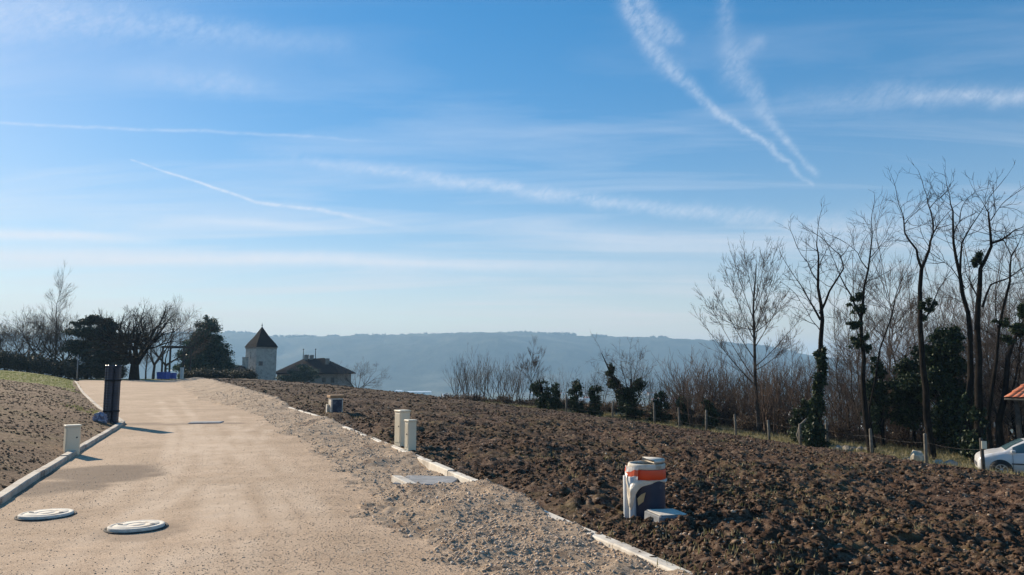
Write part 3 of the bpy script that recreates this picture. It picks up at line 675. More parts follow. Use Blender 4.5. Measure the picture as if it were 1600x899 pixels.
traced('bare_tree', 34, [([(1276, 690), (1278, 620), (1282, 560), (1285, 500), (1278, 450), (1279, 400), (1277, 368)], .15, .015, 12),
    ([(1282, 500), (1262, 465), (1240, 430)], .045, .012, 6), ([(1281, 490), (1296, 455), (1318, 420), (1312, 398), (1290, 378)], .05, .012, 8),
    ([(1278, 440), (1262, 410), (1245, 385)], .025, .008, 5), ([(1279, 420), (1290, 395)], .02, .008, 4), ([(1284, 520), (1268, 500), (1250, 470)], .022, .008, 4)],
    'tall bare tree with its trunk wrapped in dark ivy up to half its height', G, 21,
    ivy=[(1277, 685, 15, 22), (1272, 655, 10, 24), (1279, 630, 12, 24), (1279, 600, 8, 24), (1283, 575, 7, 18), (1281, 552, 9, 14)])
traced('bare_tree', 34, [([(1352, 690), (1350, 620), (1350, 560), (1345, 500), (1350, 450), (1360, 395), (1362, 345)], .12, .014, 12),
    ([(1346, 500), (1330, 462), (1312, 430), (1300, 400)], .045, .01, 6), ([(1355, 420), (1340, 395), (1322, 380)], .022, .008, 4), ([(1358, 405), (1378, 380)], .02, .008, 4), ([(1352, 445), (1368, 425)], .02, .008, 3), ([(1347,510),(1330,500)],.015,.008,2)],
    'bare tree carrying a column of small ivy clumps up its slim trunk', G, 22,
    balls=[(1341, 465, 9, 6), (1337, 482, 11, 7), (1334, 508, 9, 5), (1339, 537, 12, 6), (1352, 525, 7, 5), (1352, 545, 8, 6)])
traced('bare_tree', 36, [([(1360, 690), (1358, 640), (1375, 545), (1393, 495), (1400, 460), (1418, 420)], .05, .012, 8)], 'thin leaning bare tree between the ivy-clumped tree and the forked tree', G, 23)
traced('bare_tree', 33, [([(1447, 690), (1447, 610), (1440, 540), (1438, 480), (1440, 420)], .13, .075, 2),
    ([(1440, 420), (1432, 390), (1414, 365), (1412, 340), (1405, 322)], .05, .012, 7), ([(1440, 420), (1452, 390), (1458, 365), (1454, 330), (1448, 305)], .06, .012, 9),
    ([(1458, 365), (1475, 340)], .03, .01, 5), ([(1453, 325), (1470, 308)], .02, .008, 4), ([(1414, 350), (1428, 335)], .02, .008, 3), ([(1446, 500), (1468, 450), (1480, 430)], .03, .01, 4)],
    'forked bare tree with one round ivy clump, rising from the dark evergreen mass', G, 24, balls=[(1453, 483, 13, 10), (1440, 477, 7, 4)])
traced('bare_tree', 32, [([(1512, 705), (1515, 620), (1516, 560), (1513, 490), (1500, 430), (1490, 380), (1489, 330), (1484, 305)], .14, .014, 14),
    ([(1500, 430), (1503, 380), (1520, 350), (1545, 310)], .045, .01, 7), ([(1508, 450), (1488, 420), (1468, 405)], .025, .008, 5), ([(1490, 370), (1500, 345), (1505, 320)], .022, .008, 4)],
    'tall bare tree on the left of the big pair at the right edge', G, 25, ivy=[(1513, 690, 9, 25), (1515, 640, 8, 25)])
traced('bare_tree', 31.5, [([(1526, 710), (1530, 640), (1530, 560), (1528, 480), (1532, 420), (1549, 385), (1545, 340), (1540, 325)], .16, .016, 14),
    ([(1549, 380), (1575, 368), (1599, 355)], .045, .012, 7), ([(1530, 470), (1510, 430)], .03, .01, 4), ([(1548, 345), (1565, 320)], .02, .008, 4)],
    'tall bare tree with a dark nest-like clump where its trunk bends', G, 26, ivy=[(1527, 695, 10, 22), (1529, 650, 8, 20)], balls=[(1531, 407, 10, 11)])
traced('bare_tree', 33, [([(1536, 700), (1550, 610), (1560, 520), (1578, 440), (1580, 400), (1592, 380)], .09, .014, 12), ([(1535, 480), (1548, 445), (1575, 435), (1605, 415)], .045, .012, 6), ([(1580, 400), (1568, 375), (1550, 368)], .02, .008, 4), ([(1560,520),(1555,470),(1562,440)],.02,.008,3)],
    'slender bare tree leaning right behind the big pair at the right edge', G, 27, balls=[(1567, 505, 14, 5), (1574, 530, 9, 5)])
traced('bare_tree', 34, [([(1554, 705), (1570, 620), (1575, 560), (1590, 520), (1625, 470)], .13, .05, 6), ([(1578, 545), (1600, 500), (1610, 470)], .03, .01, 5)],
    'dark thick-stemmed tree leaning out of the frame above the tiled roof', G, 28, ivy=[(1592, 515, 12, 10), (1600, 488, 12, 10)])
traced('bare_tree', 37, [([(1585, 700), (1580, 620), (1592, 560), (1600, 480)], .07, .02, 10)], 'dark narrow stem standing just left of the tiled roof', G, 29)
# thin stems behind
gback = [pole_tree(100 + i, 8.6, .08, 34, 2.2, 2).meshes('thin') for i in range(3)]
gspread = [gen_tree(200 + i, 8, .13, 'spread', 3, .2, n0=5).meshes('sp') for i in range(3)]
BT = 'bare trees in the wood behind the right-hand trees'
rnd = random.Random(17)
spots = [(1306, 44, .62), (1328, 50, .72), (1372, 46, .75), (1394, 52, .85), (1412, 45, .7), (1430, 55, .9), (1462, 48, .8), (1480, 42, .75), (1498, 50, .85), (1546, 46, .8), (1562, 40, .72), (1590, 52, .95), (1602, 43, .8), (1216, 50, .5), (1234, 47, .45), (1320, 42, .5), (1540,41,.7), (1572,45,.75), (1630, 46, .9), (1660, 40, .9)]
lefts = ['first', 'second', 'third', 'fourth', 'fifth', 'sixth', 'seventh', 'eighth', 'ninth', 'tenth', 'eleventh', 'twelfth', 'thirteenth', 'fourteenth', 'fifteenth', 'sixteenth', 'seventeenth', 'eighteenth', 'nineteenth', 'twentieth', 'twenty-first', 'twenty-second', 'twenty-third', 'twenty-fourth', 'twenty-fifth', 'twenty-sixth', 'twenty-seventh', 'twenty-eighth']
spots += [(1340, 55, .95), (1385, 58, 1.0), (1408, 50, .9), (1446, 44, .8), (1555, 55, 1.0), (1583, 44, .85), (1524, 56, 1.0), (1614, 50, 1.0)]
spots.sort()
for i, (px, D, s) in enumerate(spots):
    w, t = (gback if i % 3 else gspread)[i % 3 if i % 3 else (i // 3) % 3]; p = gnd(px, D)
    put_tree('bare_tree', w, t, p, rnd.uniform(0, 6), s * D / 42 * rnd.uniform(.95, 1.1) * 1.12, f'bare tree in the wood behind the fence, {lefts[i]} from the left in its row', 'tree', BT, *(('barkpale', 'twigpale') if i % 5 < 3 else ('bark', 'twig')))
for i, (px, D, s_) in enumerate([(1465, 39, .6), (1488, 37, .7), (1503, 40, .75), (1520, 38, .6), (1545, 37, .75), (1566, 39, .65), (1588, 36, .7), (1335, 40, .5), (1398, 39, .5)]):
    w, t = gback[i % 3]; put_tree('bare_tree', w, t, gnd(px, D), i * 1.7, (s_ * 1.2, s_ * 1.2, s_), f'dark slim stem in the tangle close behind the fence, {lefts[[1335, 1398, 1465, 1488, 1503, 1520, 1545, 1566, 1588].index(px)]} from the left', 'tree', 'dark slim stems close behind the fence')
# evergreen ivy masses
def evergreen(px, D, blobs, n, size, label, mat='ivy', name='evergreen_tree', group=None, shell=.45, cat='tree', trunk=.1):
    loc = gnd(px, D); k = D / F; bl = []; g = random.Random(int(px * 7 + D))
    for (bx, by, rx, ry) in blobs:
        c = far(bx, by, D) - loc
        for _ in range(16):
            bl.append((c.x + g.gauss(0, .5) * rx * k, c.y + g.uniform(-.8, .8) * rx * k, c.z + g.gauss(0, .45) * ry * k, rx * k * g.uniform(.2, .62), rx * k * g.uniform(.2, .6), ry * k * g.uniform(.2, .5)))
    root = empty(name, loc); tag(root, label, cat, group)
    T = Tree(int(px)); top = max(b[2] for b in bl); T.limb([Vector((0, 0, -.3)), Vector((.05, 0, top * .5)), Vector((0, .05, top * .95))], trunk, trunk * .3)
    for b in bl[::2]: T.limb([Vector((0, 0, max(.2, b[2] * .55))), Vector((b[0], b[1], b[2]))], trunk * .35, .015, 5)
    link('trunk', T.w.mesh('w'), M['bark'], root)
    link('crown', leafcloud(bl, n, size, int(px), shell), M[mat], root); return root
evergreen(1475, 36, [(1478, 530, 22, 18), (1470, 570, 32, 35), (1478, 620, 30, 40), (1482, 665, 22, 35), (1455, 600, 20, 30)], 26000, .085, 'largest dark ivy-clad evergreen behind the fence, beside the forked tree')
evergreen(1418, 38, [(1425, 585, 22, 22), (1412, 615, 28, 30), (1420, 640, 30, 28)], 14000, .085, 'dark evergreen bush left of the largest ivy-clad evergreen')
evergreen(1370, 38, [(1372, 580, 8, 18), (1370, 615, 12, 25), (1372, 645, 14, 22)], 6000, .08, 'slim dark evergreen just right of the tree with ivy clumps')
evergreen(1508, 38, [(1512, 640, 16, 40), (1505, 680, 20, 25)], 8000, .08, 'low dark ivy mass at the foot of the big pair of bare trees')
# ivy stumps and shrubs on the field edge
def bush(px, D, hpx, rpx, label, seed, mat='ivy', n=2600, group=None, cat='shrub', lean=0, name='ivy_bush'):
    py = None; loc = gnd(px, D); k = D / F; g = random.Random(seed); h = hpx * k; r_ = rpx * k; bl = []
    h *= 1.15; r_ *= 1.25
    for j in range(18):
        t = j / 17; bl.append((lean * t * h + g.uniform(-.7, .7) * r_, g.uniform(-.6, .6) * r_, h * (.04 + .9 * t) * g.uniform(.85, 1.05), r_ * g.uniform(.25, .75) * (1 - .3 * t), r_ * g.uniform(.25, .75) * (1 - .3 * t), h * g.uniform(.07, .16)))
    root = empty(name, loc); tag(root, label, cat, group)
    T = Tree(seed); T.limb([Vector((0, 0, -.2)), Vector((lean * h * .5, 0, h * .5)), Vector((lean * h, 0, h * .98))], .09, .04)
    T.twigs([Vector((0, 0, h * .3)), Vector((lean * h, 0, h))], 7, h * .3, .012, CFG['scraggy'], 1, 3)
    w, t = T.meshes('b'); link('stem', w, M['bark'], root); 
    if t: link('twigs', t, M['twig'], root)
    link('foliage', leafcloud(bl, n, .07, seed, .3), M[mat], root); return root
GI = 'ivy-covered stumps along the far field edge'
bush(852, 52, 42, 13, 'leaning ivy-covered stump, first from the left on the far field edge', 31, lean=-.2, group=GI)
bush(868, 51, 38, 11, 'low ivy-covered stump, second from the left on the far field edge', 32, lean=-.15, group=GI)
bush(900, 50, 42, 11, 'upright straight-topped ivy stump, third from the left on the far field edge', 33, group=GI)
bush(928, 49, 38, 11, 'ivy-covered stump just left of the sprawling ivy shrub, fourth from the left', 34, group=GI)
bush(984, 48, 55, 20, 'dark ivy mass at the foot of the leaning ivy shrub', 35, n=4500, group=GI)
bush(1030, 46, 44, 14, 'squat ivy stump right of the sprawling ivy shrub', 36, group=GI)
bush(1065, 45, 42, 11, 'pointed ivy stump standing between two fence posts', 37, group=GI)
bush(1105, 44, 38, 10, 'last small ivy stump before the russet brush', 38, group=GI)
bush(1250, 38, 60, 16, 'dark ivy bush at the left foot of the ivy-wrapped tree', 39, n=3500, group=GI)
traced('ivy_shrub', 48, [([(985, 632), (965, 600), (948, 570), (940, 552)], .08, .02, 8), ([(985, 632), (987, 590), (984, 562)], .035, .010, 18), ([(985, 632), (998, 598), (1006, 575)], .03, .01, 16), ([(985, 632), (976, 590), (970, 566)], .03, .01, 16), ([(985, 632), (968, 600), (955, 578)], .03, .01, 12), ([(985, 632), (1004, 612), (1016, 596)], .02, .01, 12), ([(985, 632), (990, 595), (996, 565)], .03, .01, 14), ([(985, 632), (965, 612), (945, 598)], .03, .01, 12)],
    'broad shrub with an ivy-clad stem leaning left and a pale twiggy crown', None, 41, tw=(10, .95, .009), ivy=[(953, 580, 7, 12), (960, 600, 11, 14), (972, 618, 15, 14)], maxl=2, cfg='scraggy', mt='twigpale', cat='shrub')
# bare shrubs (thicket) along the far edge
shr = []
for i in range(5):
    T = Tree(300 + i)
    for k in range(9):
        a = T.r.uniform(0, 6.28); an = R(T.r.uniform(3, 30)); T.grow(Vector((T.r.uniform(-.4, .4), T.r.uniform(-.4, .4), -.1)), Vector((math.cos(a) * math.sin(an), math.sin(a) * math.sin(an), math.cos(an))), T.r.uniform(1.6, 2.6), .028, 0, 3, dict(CFG['broom'], n=(4, 3, 2), tw=.02))
    shr.append(T.meshes('shrub'))
GS = 'bare grey shrubs along the far field edge'; rnd = random.Random(9)
ss = [(715, 60, .8), (728, 62, .95), (745, 58, 1.0), (762, 63, .95), (780, 58, .85), (797, 60, .9), (812, 56, .8), (838, 60, .8), (876, 58, .7), (912, 60, .75), (940, 56, .7), (1012, 54, .8), (1045, 55, .9)]
for i, (px, D, s) in enumerate(ss):
    w, t = shr[i % 5]; put_tree('bare_shrub', w, t, gnd(px, D), rnd.uniform(0, 6), s * 1.05, f'grey bare shrub on the far field edge, {lefts[i]} from the left', 'shrub', GS, 'barkpale', 'twigpale')
traced('young_tree', 58, [([(829, 640), (830, 600), (832, 555)], .05, .01, 14), ([(830, 600), (820, 575)], .02, .008, 6), ([(830, 598), (842, 572)], .02, .008, 6)], 'slender young bare tree rising above the grey shrubs at the far field edge', None, 43, tw=(9, .9, .012), maxl=2, cfg='broom', mt='twigpale')
GR = 'russet brush beyond the fence'
rs = [(1060, 50), (1078, 48), (1092, 52), (1108, 47), (1122, 50), (1138, 46), (1150, 50), (1165, 44), (1182, 46), (1198, 42), (1212, 45), (1228, 41), (1240, 44), (1256, 42), (1296, 40), (1312, 42), (1330, 40), (1366, 39), (1388, 41), (1402, 39), (1444, 38), (1518, 39), (1556, 38), (1070, 44), (1204, 48)]
rs.sort()
for i, (px, D) in enumerate(rs):
    w, t = shr[(i * 3) % 5]; s = rnd.uniform(.6, 1.25) * (.98 if px < 1290 else .72)
    o = empty('russet_shrub', gnd(px, D), rnd.uniform(0, 6)); o.scale = (s * 1.25, s * 1.25, s * 1.02); tag(o, f'russet bare shrub beyond the fence, {lefts[i]} from the left in the row', 'shrub', GR)
    a = link('stems', w.copy(), None, o); a.data.materials.clear(); a.data.materials.append(M['twigred'])
    a = link('twigs', t.copy(), None, o); a.data.materials.clear(); a.data.materials.append(M['twigred'])
for i, px in enumerate(np.linspace(1046, 1400, 28)):
    D = np.interp(px, [1046, 1400], [53, 43]) + rnd.uniform(-1.5, 1.5); w, t = shr[(i * 2 + 1) % 5]; s_ = rnd.uniform(.55, 1.2) * (1.0 if px < 1290 else .75)
    o = empty('russet_shrub', gnd(float(px), D), rnd.uniform(0, 6)); o.scale = (s_ * 1.5, s_ * 1.5, s_); tag(o, f'russet bare shrub in the tangled back row of the brush, {lefts[i]} from the left', 'shrub', 'russet brush in the back row')
    for nm_, me_ in (('stems', w), ('twigs', t)):
        a = link(nm_, me_.copy(), None, o); a.data.materials.clear(); a.data.materials.append(M['twigred'])
# dry undergrowth behind the fence
g = np.random.default_rng(5); bl = []
for px in np.arange(700, 1600, 7.):
    D = np.interp(px, [700, 850, 1000, 1100, 1300, 1450, 1600], [60, 55, 50, 46, 41, 39, 38]) + g.uniform(-1, 3)
    p = gnd(px, D); h = g.uniform(.25, .75) * np.interp(px, [700, 1000, 1150, 1280, 1600], [.9, 1.3, 2.9, 1.5, 1.2]); bl.append((p.x, p.y, p.z + h * .4, .6, .9, h * .6))
tag(link('undergrowth', leafcloud(bl, 110000, .05, 6, .1), M['brush']), kind='stuff')

# ------------------------------------------------------------------ left-hand trees
GL = 'trees behind the lawn on the left'
def L(px, D, h, T, label, mw='bark', mt='twig', rz=0, name='bare_tree', base=None, group=GL):
    w, t = T; p = gnd(px, D); return put_tree(name, w, t, p, rz, h, label, 'tree', group, mw, mt)
fuzz = [gen_tree(400 + i, 8, .12, 'spread', 4, .18, n0=6).meshes('fz') for i in range(3)]
hero = gen_tree(7, 9.0, .42, 'wide', 4, .17, n0=8).meshes('hero')
tall = pole_tree(8, 9.5, .15, 46, 2.0).meshes('tall')
S = lambda px_h, D, h0: px_h * D / F / h0
L(214, 80, S(122, 80, 7.2), hero, 'big dark spreading bare tree at the end of the road', rz=.6)
L(88, 92, S(128, 92, 9.2), tall, 'tallest narrow bare tree behind the lawn', 'barkpale', 'twigpale')
for i, (px, D, hp, k) in enumerate([(28, 92, 75, 0), (48, 88, 82, 1), (66, 94, 92, 2), (100, 90, 98, 0), (112, 95, 84, 1), (12, 96, 62, 2), (-12, 90, 66, 1)]):
    L(px, D, S(hp, D, 6.2), fuzz[k], ['hazy grey bare tree near the left frame edge, rounder one', 'hazy grey bare tree between the two leftmost ones and the tall narrow tree', 'grey bare tree standing just left of the tall narrow tree', 'grey bare tree standing just right of the tall narrow tree', 'grey bare tree between the tall narrow tree and the dark pine', 'low faint bare tree close to the left frame edge', 'bare tree cut off by the left frame edge'][i], 'barkpale', 'twigpale', rz=i * 1.3)
L(243, 88, S(110, 88, 6.4), fuzz[1], 'bare tree with upright twigs just right of the big spreading tree', rz=2.2)
L(262, 92, S(104, 92, 6.4), fuzz[2], 'greyish bare tree nearest the pergola', 'barkpale', 'twigpale', rz=4)
L(232, 86, S(85, 86, 9.2), tall, 'dark straight stem right beside the big spreading tree', rz=1)
L(172, 98, S(80, 98, 6.4), fuzz[0], 'bare tree half hidden behind the big spreading tree', 'barkpale', 'twigpale', rz=5)
def cone(px, D, ybase, ytop, wpx, n, label, mat, seed, power=.8):
    loc = gnd(px, D); k = D / F; g = random.Random(seed); zb = far(px, ybase, D).z - loc.z; zt = far(px, ytop, D).z - loc.z; bl = []
    for j in range(16):
        t = j / 15; rad = wpx * k / 2 * ((1 - t) ** power * .92 + .12); z = zb + (zt - zb) * t
        for q in range(max(3, int(9 * (1 - t)) + 2)):
            a = g.uniform(0, 6.28); rr_ = rad * g.uniform(.25, .8); bl.append((math.cos(a) * rr_, math.sin(a) * rr_, z + g.uniform(-.4, .4), rad * .42 + .15, rad * .42 + .15, (zt - zb) * .06 + .06))
    root = empty('conifer', loc); tag(root, label, 'tree')
    T = Tree(seed); T.limb([Vector((0, 0, -.3)), Vector((0, 0, zt * .5)), Vector((0, 0, zt * .97))], .3, .04); 
    for b in bl[::2]: T.limb([Vector((0, 0, b[2] - .3)), Vector(b[:3])], .05, .015, 4)
    link('trunk', T.w.mesh('w'), M['bark'], root); link('crown', leafcloud(bl, n, .13, seed, .3), M[mat], root)
cone(322, 105, 592, 499, 84, 60000, 'dense rounded-cone evergreen conifer between the pergola and the tower', 'conifer', 51, .42)
evergreen(140, 88, [(142, 503, 20, 6), (168, 507, 14, 8), (150, 522, 34, 12), (145, 545, 36, 18), (150, 565, 34, 16), (172, 548, 14, 18)], 34000, .13, 'dark flat-topped pine behind the lawn, left of the big spreading tree', 'pine', 'pine_tree', GL, .3, trunk=.22)
evergreen(472, 150, [(470, 582, 22, 10), (454, 590, 18, 8), (486, 586, 14, 9)], 11000, .12, 'green bush in front of the low house with chimneys', 'conifer', 'evergreen_bush', None, .3, 'shrub', .1)
# hedge behind lawn
g = np.random.default_rng(15); bl = []
for px in np.arange(-60, 197, 2.8):
    D = 84 + g.uniform(-1, 2); p = gnd(px, D); h = np.interp(px, [-60, 100, 200, 285], [2.0, 1.9, 1.7, 1.3]) * g.uniform(.8, 1.2) + max(0, -p.z) ; bl.append((p.x, p.y, p.z + h * .5, .5, .8, h * .5))
o = link('hedge', leafcloud(bl, 42000, .10, 16, .2), M['hedge']); tag(o, 'long low dark hedge running behind the lawn under the bare trees', 'hedge')
# small bare tree right of house
L(562, 120, S(72, 120, 8), fuzz[0], 'small pale bare tree standing alone right of the low house', 'barkpale', 'twigpale', name='bare_tree', group=None)
g = np.random.default_rng(25); bl = []
for px in np.arange(296, 400, 5):
    D = 92 + g.uniform(-2, 3); p = gnd(px, D); bl.append((p.x, p.y, p.z + .5, .8, .8, .8 * g.uniform(.5, 1.2)))
tag(link('brushwood', leafcloud(bl, 16000, .08, 26, .2), M['hedge']), 'brown brushwood heap along the end of the ploughed field below the conifer', 'brushwood')
# pergola, posts, blue bins, pole
D = 90; p = gnd(273, D); root = empty('pergola', p); tag(root, 'dark timber pergola with a flat beam at the end of the road', 'pergola')
k = D / F; zt = far(270, 544, D).z - p.z
mb = MB(); mb.box(-1.5, -.1, zt, 1.65, .1, zt + .26, .02); mb.build('beam', M['postdark'], root)
for dx, dy in ((1.25, 0), (-1.3, 0), (1.25, 2), (-1.3, 2)):
    mb = MB(); mb.box(dx - .09, dy - .09, -.3, dx + .09, dy + .09, zt - .003, .01); mb.build('post', M['postdark'], root)
mb = MB(); mb.box(-1.5, 1.9, zt, 1.65, 2.1, zt + .2, .02); mb.build('beam', M['postdark'], root)
for i, (px, D, h, w, lab) in enumerate([(287.5, 86, 1.35, .32, 'taller pale concrete gate post at the end of the road'), (219, 81, .8, .3, 'short pale gate post at the foot of the big spreading tree')]):
    p = gnd(px, D); root = empty('gate_post', p); tag(root, lab, 'gate post', 'pale gate posts at the end of the road')
    mb = MB(); mb.box(-w / 2, -w / 2, -.2, w / 2, w / 2, h - .06, .02); mb.build('shaft', M['whitewall'], root)
    mb = MB(); mb.box(-w / 2 - .03, -w / 2 - .03, h - .057, w / 2 + .03, w / 2 + .03, h, .015); mb.build('cap', M['whitewall'], root)
def bin_(px, D, w, h, lab):
    p = gnd(px, D); root = empty('wheelie_bin', p); tag(root, lab, 'bin', 'blue bins at the end of the road')
    mb = MB(); mb.box(-w / 2, -w / 2, .06, w / 2, w / 2, h, .04, taper=-.03); mb.build('body', M['blue'], root)
    mb = MB(); mb.box(-w / 2 - .06, -w / 2 - .06, h + .003, w / 2 + .06, w / 2 + .06, h + .07, .03); mb.build('lid', M['blue'], root)
    for s in (-1, 1): mb = MB(); mb.lathe([(0, -.03), (.09, -.03), (.1, 0), (.09, .03), (0, .03)], 14, M=Matrix.Translation((s * w * .42, w / 2 - .03, .09)) @ Matrix.Rotation(R(90), 4, 'Y')); mb.build('wheel', M['black'], root)
bin_(259, 83, 1.0, .78, 'wide blue bin right of the big tree trunk'); bin_(274, 85, .55, .66, 'smaller blue bin near the pergola post')
p = gnd(125, 74); root = empty('street_lamp', p); tag(root, 'slim grey pole with a dark foot at the corner of the lawn', 'lamp post')
mb = MB(); mb.tube([(0, 0, -.2), (0, 0, 2.6)], [.06, .04], 10, cap=True); mb.build('pole', M['greyc'], root)
mb = MB(); mb.box(-.16, -.16, -.1, .16, .16, .14, .02); mb.build('base', M['black'], root)
# house fragment at left frame edge: dark chimney-like post
p = gnd(2, 86); root = empty('lamp_post', p); tag(root, 'dark lamp post head at the very left frame edge', 'lamp post')
mb = MB(); mb.tube([(0, 0, -.2), (0, 0, 3.2)], .06, 8); mb.build('pole', M['postdark'], root)
mb = MB(); mb.lathe([(.05, 3.2), (.28, 3.3), (.22, 3.5), (.04, 3.62)], 14); mb.build('lamp_head', M['postdark'], root)

# ------------------------------------------------------------------ tower house
D = 160; k = D / F
p = gnd(409.5, D); zb = p.z; z_ = lambda py: far(409, py, D).z - zb
root = empty('tower', p, R(47)); tag(root, 'square pale stone tower with a steep pointed dark slate roof', 'tower')
s = 24 * k / math.sqrt(2) ; ze = z_(543)
mb = MB(); mb.box(-s, -s, -1, s, s, ze, .02); mb.build('wall', M['render'], root)
mb = MB(); mb.box(-s - .08, -s - .08, ze - .35, s + .08, s + .08, ze + .0, .03); mb.build('cornice', M['stonewall'], root)
mb = MB(); e = s + .22; zt = z_(511); prof = [(e, ze + .003), (e * .84, ze + .8), (e * .44, ze + (zt - ze) * .53), (e * .02, zt)]
vs = [];
for (r_, z) in prof: vs += [(-r_, -r_, z), (r_, -r_, z), (r_, r_, z), (-r_, r_, z)]
mb.add(vs, [(3, 2, 1, 0)] + [(a * 4 + i, a * 4 + (i + 1) % 4, a * 4 + 4 + (i + 1) % 4, a * 4 + 4 + i) for a in range(3) for i in range(4)]); rf = mb.build('roof', M['slate'], root)
mb = MB(); mb.tube([(0, 0, zt - .1), (0, 0, zt + .55), (0, 0, zt + .9)], [.09, .05, .02], 8); mb.lathe([(0, .0), (.16, .12), (.16, .18), (0, .3)], 10, (0, 0, zt + .15)); mb.build('finial', M['slate'], rf)
# windows on the two faces towards us
def wnd(face, u, z0, w, h):
    mb = MB(); 
    if face == 0: mb.box(u - w / 2, -s - .03, z0, u + w / 2, -s - .004, z0 + h, .005)
    else: mb.box(-s - .03, u - w / 2, z0, -s - .004, u + w / 2, z0 + h, .005)
    o = mb.build('window', M['window'], root)
    mb = MB()
    if face == 0: mb.box(u - w / 2 - .12, -s - .06, z0 - .13, u + w / 2 + .12, -s - .004, z0 - .003, .005)
    else: mb.box(-s - .06, u - w / 2 - .12, z0 - .13, -s - .004, u + w / 2 + .12, z0 - .003, .005)
    mb.build('sill', M['stonewall'], o)
wnd(1, .1, z_(560), .38, 1.25); wnd(0, -1.3, z_(571), .9, .8); wnd(1, -.9, z_(587), .7, 1.0)
# low house with hipped roof
p = gnd(484, 166); zb = p.z; D = 166; k = D / F; zz = lambda py: far(484, py, D).z - zb
root = empty('low_house', p, R(-6)); tag(root, 'low pale house with a broad dark hipped roof, chimneys and finials beside the tower', 'house')
x0, x1 = -51 * k, 48 * k; ze = zz(583)
mb = MB(); mb.box(x0, 0, -1, x1, 9, ze, .02); mb.build('wall', M['stonewall'], root)
mb = MB(); zr1, zr2 = zz(559), zz(561); vs = [(x0 - .7, -.8, ze), (x1 + .8, -.8, ze), (x1 + .8, 9.8, ze), (x0 - .7, 9.8, ze), (-3.2, 4.5, zr2), (1.8, 4.5, zr1), (x0 - .7, -.8, ze - .25), (x1 + .8, -.8, ze - .25), (x1 + .8, 9.8, ze - .25), (x0 - .7, 9.8, ze - .25)]
mb.add(vs, [(0, 1, 5, 4), (1, 2, 5), (2, 3, 4, 5), (3, 0, 4), (6, 7, 1, 0), (7, 8, 2, 1), (8, 9, 3, 2), (9, 6, 0, 3), (9, 8, 7, 6)]); rf = mb.build('roof', M['darktile'], root)
for (cx_, cy_, w, zt_) in ((-4.4 + 2.2, 4.2, .9, zz(554)), (-1.0, 4.3, .8, zz(554.5)), (3.4, 2.5, .75, zz(560))):
    mb = MB(); mb.box(cx_ - w / 2, cy_ - .35, ze + .3, cx_ + w / 2, cy_ + .35, zt_, .03); ch = mb.build('chimney', M['stonewall'], rf)
for (cx_) in (-3.1, -.2):
    mb = MB(); mb.tube([(cx_, 4.5, zr2 - .4), (cx_, 4.5, zz(547)), (cx_, 4.5, zz(545))], [.10, .07, .03], 8); mb.lathe([(0, -.2), (.18, -.08), (.18, .0), (0, .12)], 10, (cx_, 4.5, zz(545))); mb.build('finial', M['slate'], rf)
mb = MB(); mb.box(x0 + 1.0, -.03, -1, x0 + 3.6, -.004, ze - .7, .01); mb.build('doorway', M['window'], root)
for u in (3.2, 5.2):
    mb = MB(); mb.box(u, -.03, ze - 2.1, u + .8, -.004, ze - 1.0, .01); mb.build('window', M['window'], root)
# low dark roofed outbuilding left of tower
D = 152; p = gnd(360, D); zb = p.z; k = D / F; zz = lambda py: far(360, py, D).z - zb
root = empty('outbuilding', p, R(4)); tag(root, 'low outbuilding with a dark roof and one pale chimney left of the tower', 'outbuilding')
x0, x1 = -26 * k, 26 * k; ze = zz(586)
mb = MB(); mb.box(x0, 0, -1, x1, 6, ze, .02); mb.build('wall', M['stonewall'], root)
mb = MB(); vs = [(x0 - .4, -.5, ze), (x1 + .4, -.5, ze), (x1 + .4, 6.5, ze), (x0 - .4, 6.5, ze), (x0 + .2, 3, zz(571)), (x1 - 1.2, 3, zz(571)), ]
mb.add(vs, [(0, 1, 5, 4), (1, 2, 5), (2, 3, 4, 5), (3, 0, 4), (3, 2, 1, 0)]); rf = mb.build('roof', M['darktile'], root)
mb = MB(); mb.box(1.9, 2.6, zz(578), 2.9, 3.4, zz(559), .03); ch = mb.build('chimney', M['render'], rf)
mb = MB(); mb.box(1.82, 2.52, zz(559) + .003, 2.98, 3.48, zz(558), .02); mb.build('cap', M['stonewall'], ch)

# ------------------------------------------------------------------ fence
fp = [(px, fence_pt(px), h) for px, h in ((1522, 1.35), (1435, 1.3), (1352, 1.25), (1284, 1.25), (1243, 1.1), (1196, 1.1), (1145, 1.2), (1099, 1.25), (1058, 1.2), (1020, 1.35), (955, 1.15), (884, 1.3))]
pts = [gnd(px, D) for px, D, h in fp]; ends = [gnd(1660, fence_pt(1660))]
root = empty('fence', pts[0]); tag(root, 'post and wire fence of weathered timber posts along the right field edge', 'fence')
rnd = random.Random(3)
for i, ((px, D, h), q) in enumerate(zip(fp, pts)):
    l = q - pts[0]; mb = MB(); r_ = .065; dx = rnd.uniform(-.05, .05)
    mb.tube([l + Vector((0, 0, -.3)), l + Vector((dx * .4, 0, h * .5)), l + Vector((dx, 0, h - .03)), l + Vector((dx, 0, h))], [r_, r_ * .97, r_ * .92, r_ * .6], 9, cap=True)
    mb.build('post', M['post'] if i != 0 else M['postdark'], root)
for hh in (.45, .95):
    mb = MB(); allp = [ends[0] + Vector((0, 0, hh)) - pts[0]]
    for (px, D, h), q in zip(fp, pts): allp.append(q - pts[0] + Vector((0, -.07, min(hh, h - .1))))
    fine = []
    for a, b_ in zip(allp[:-1], allp[1:]):
        for t in (0, .33, .66): v = a.lerp(b_, t); v.z -= .08 * math.sin(math.pi * t); fine.append(v)
    fine.append(allp[-1]); mb.tube(fine, .0022, 4); mb.build('wire', M['wire'], root)
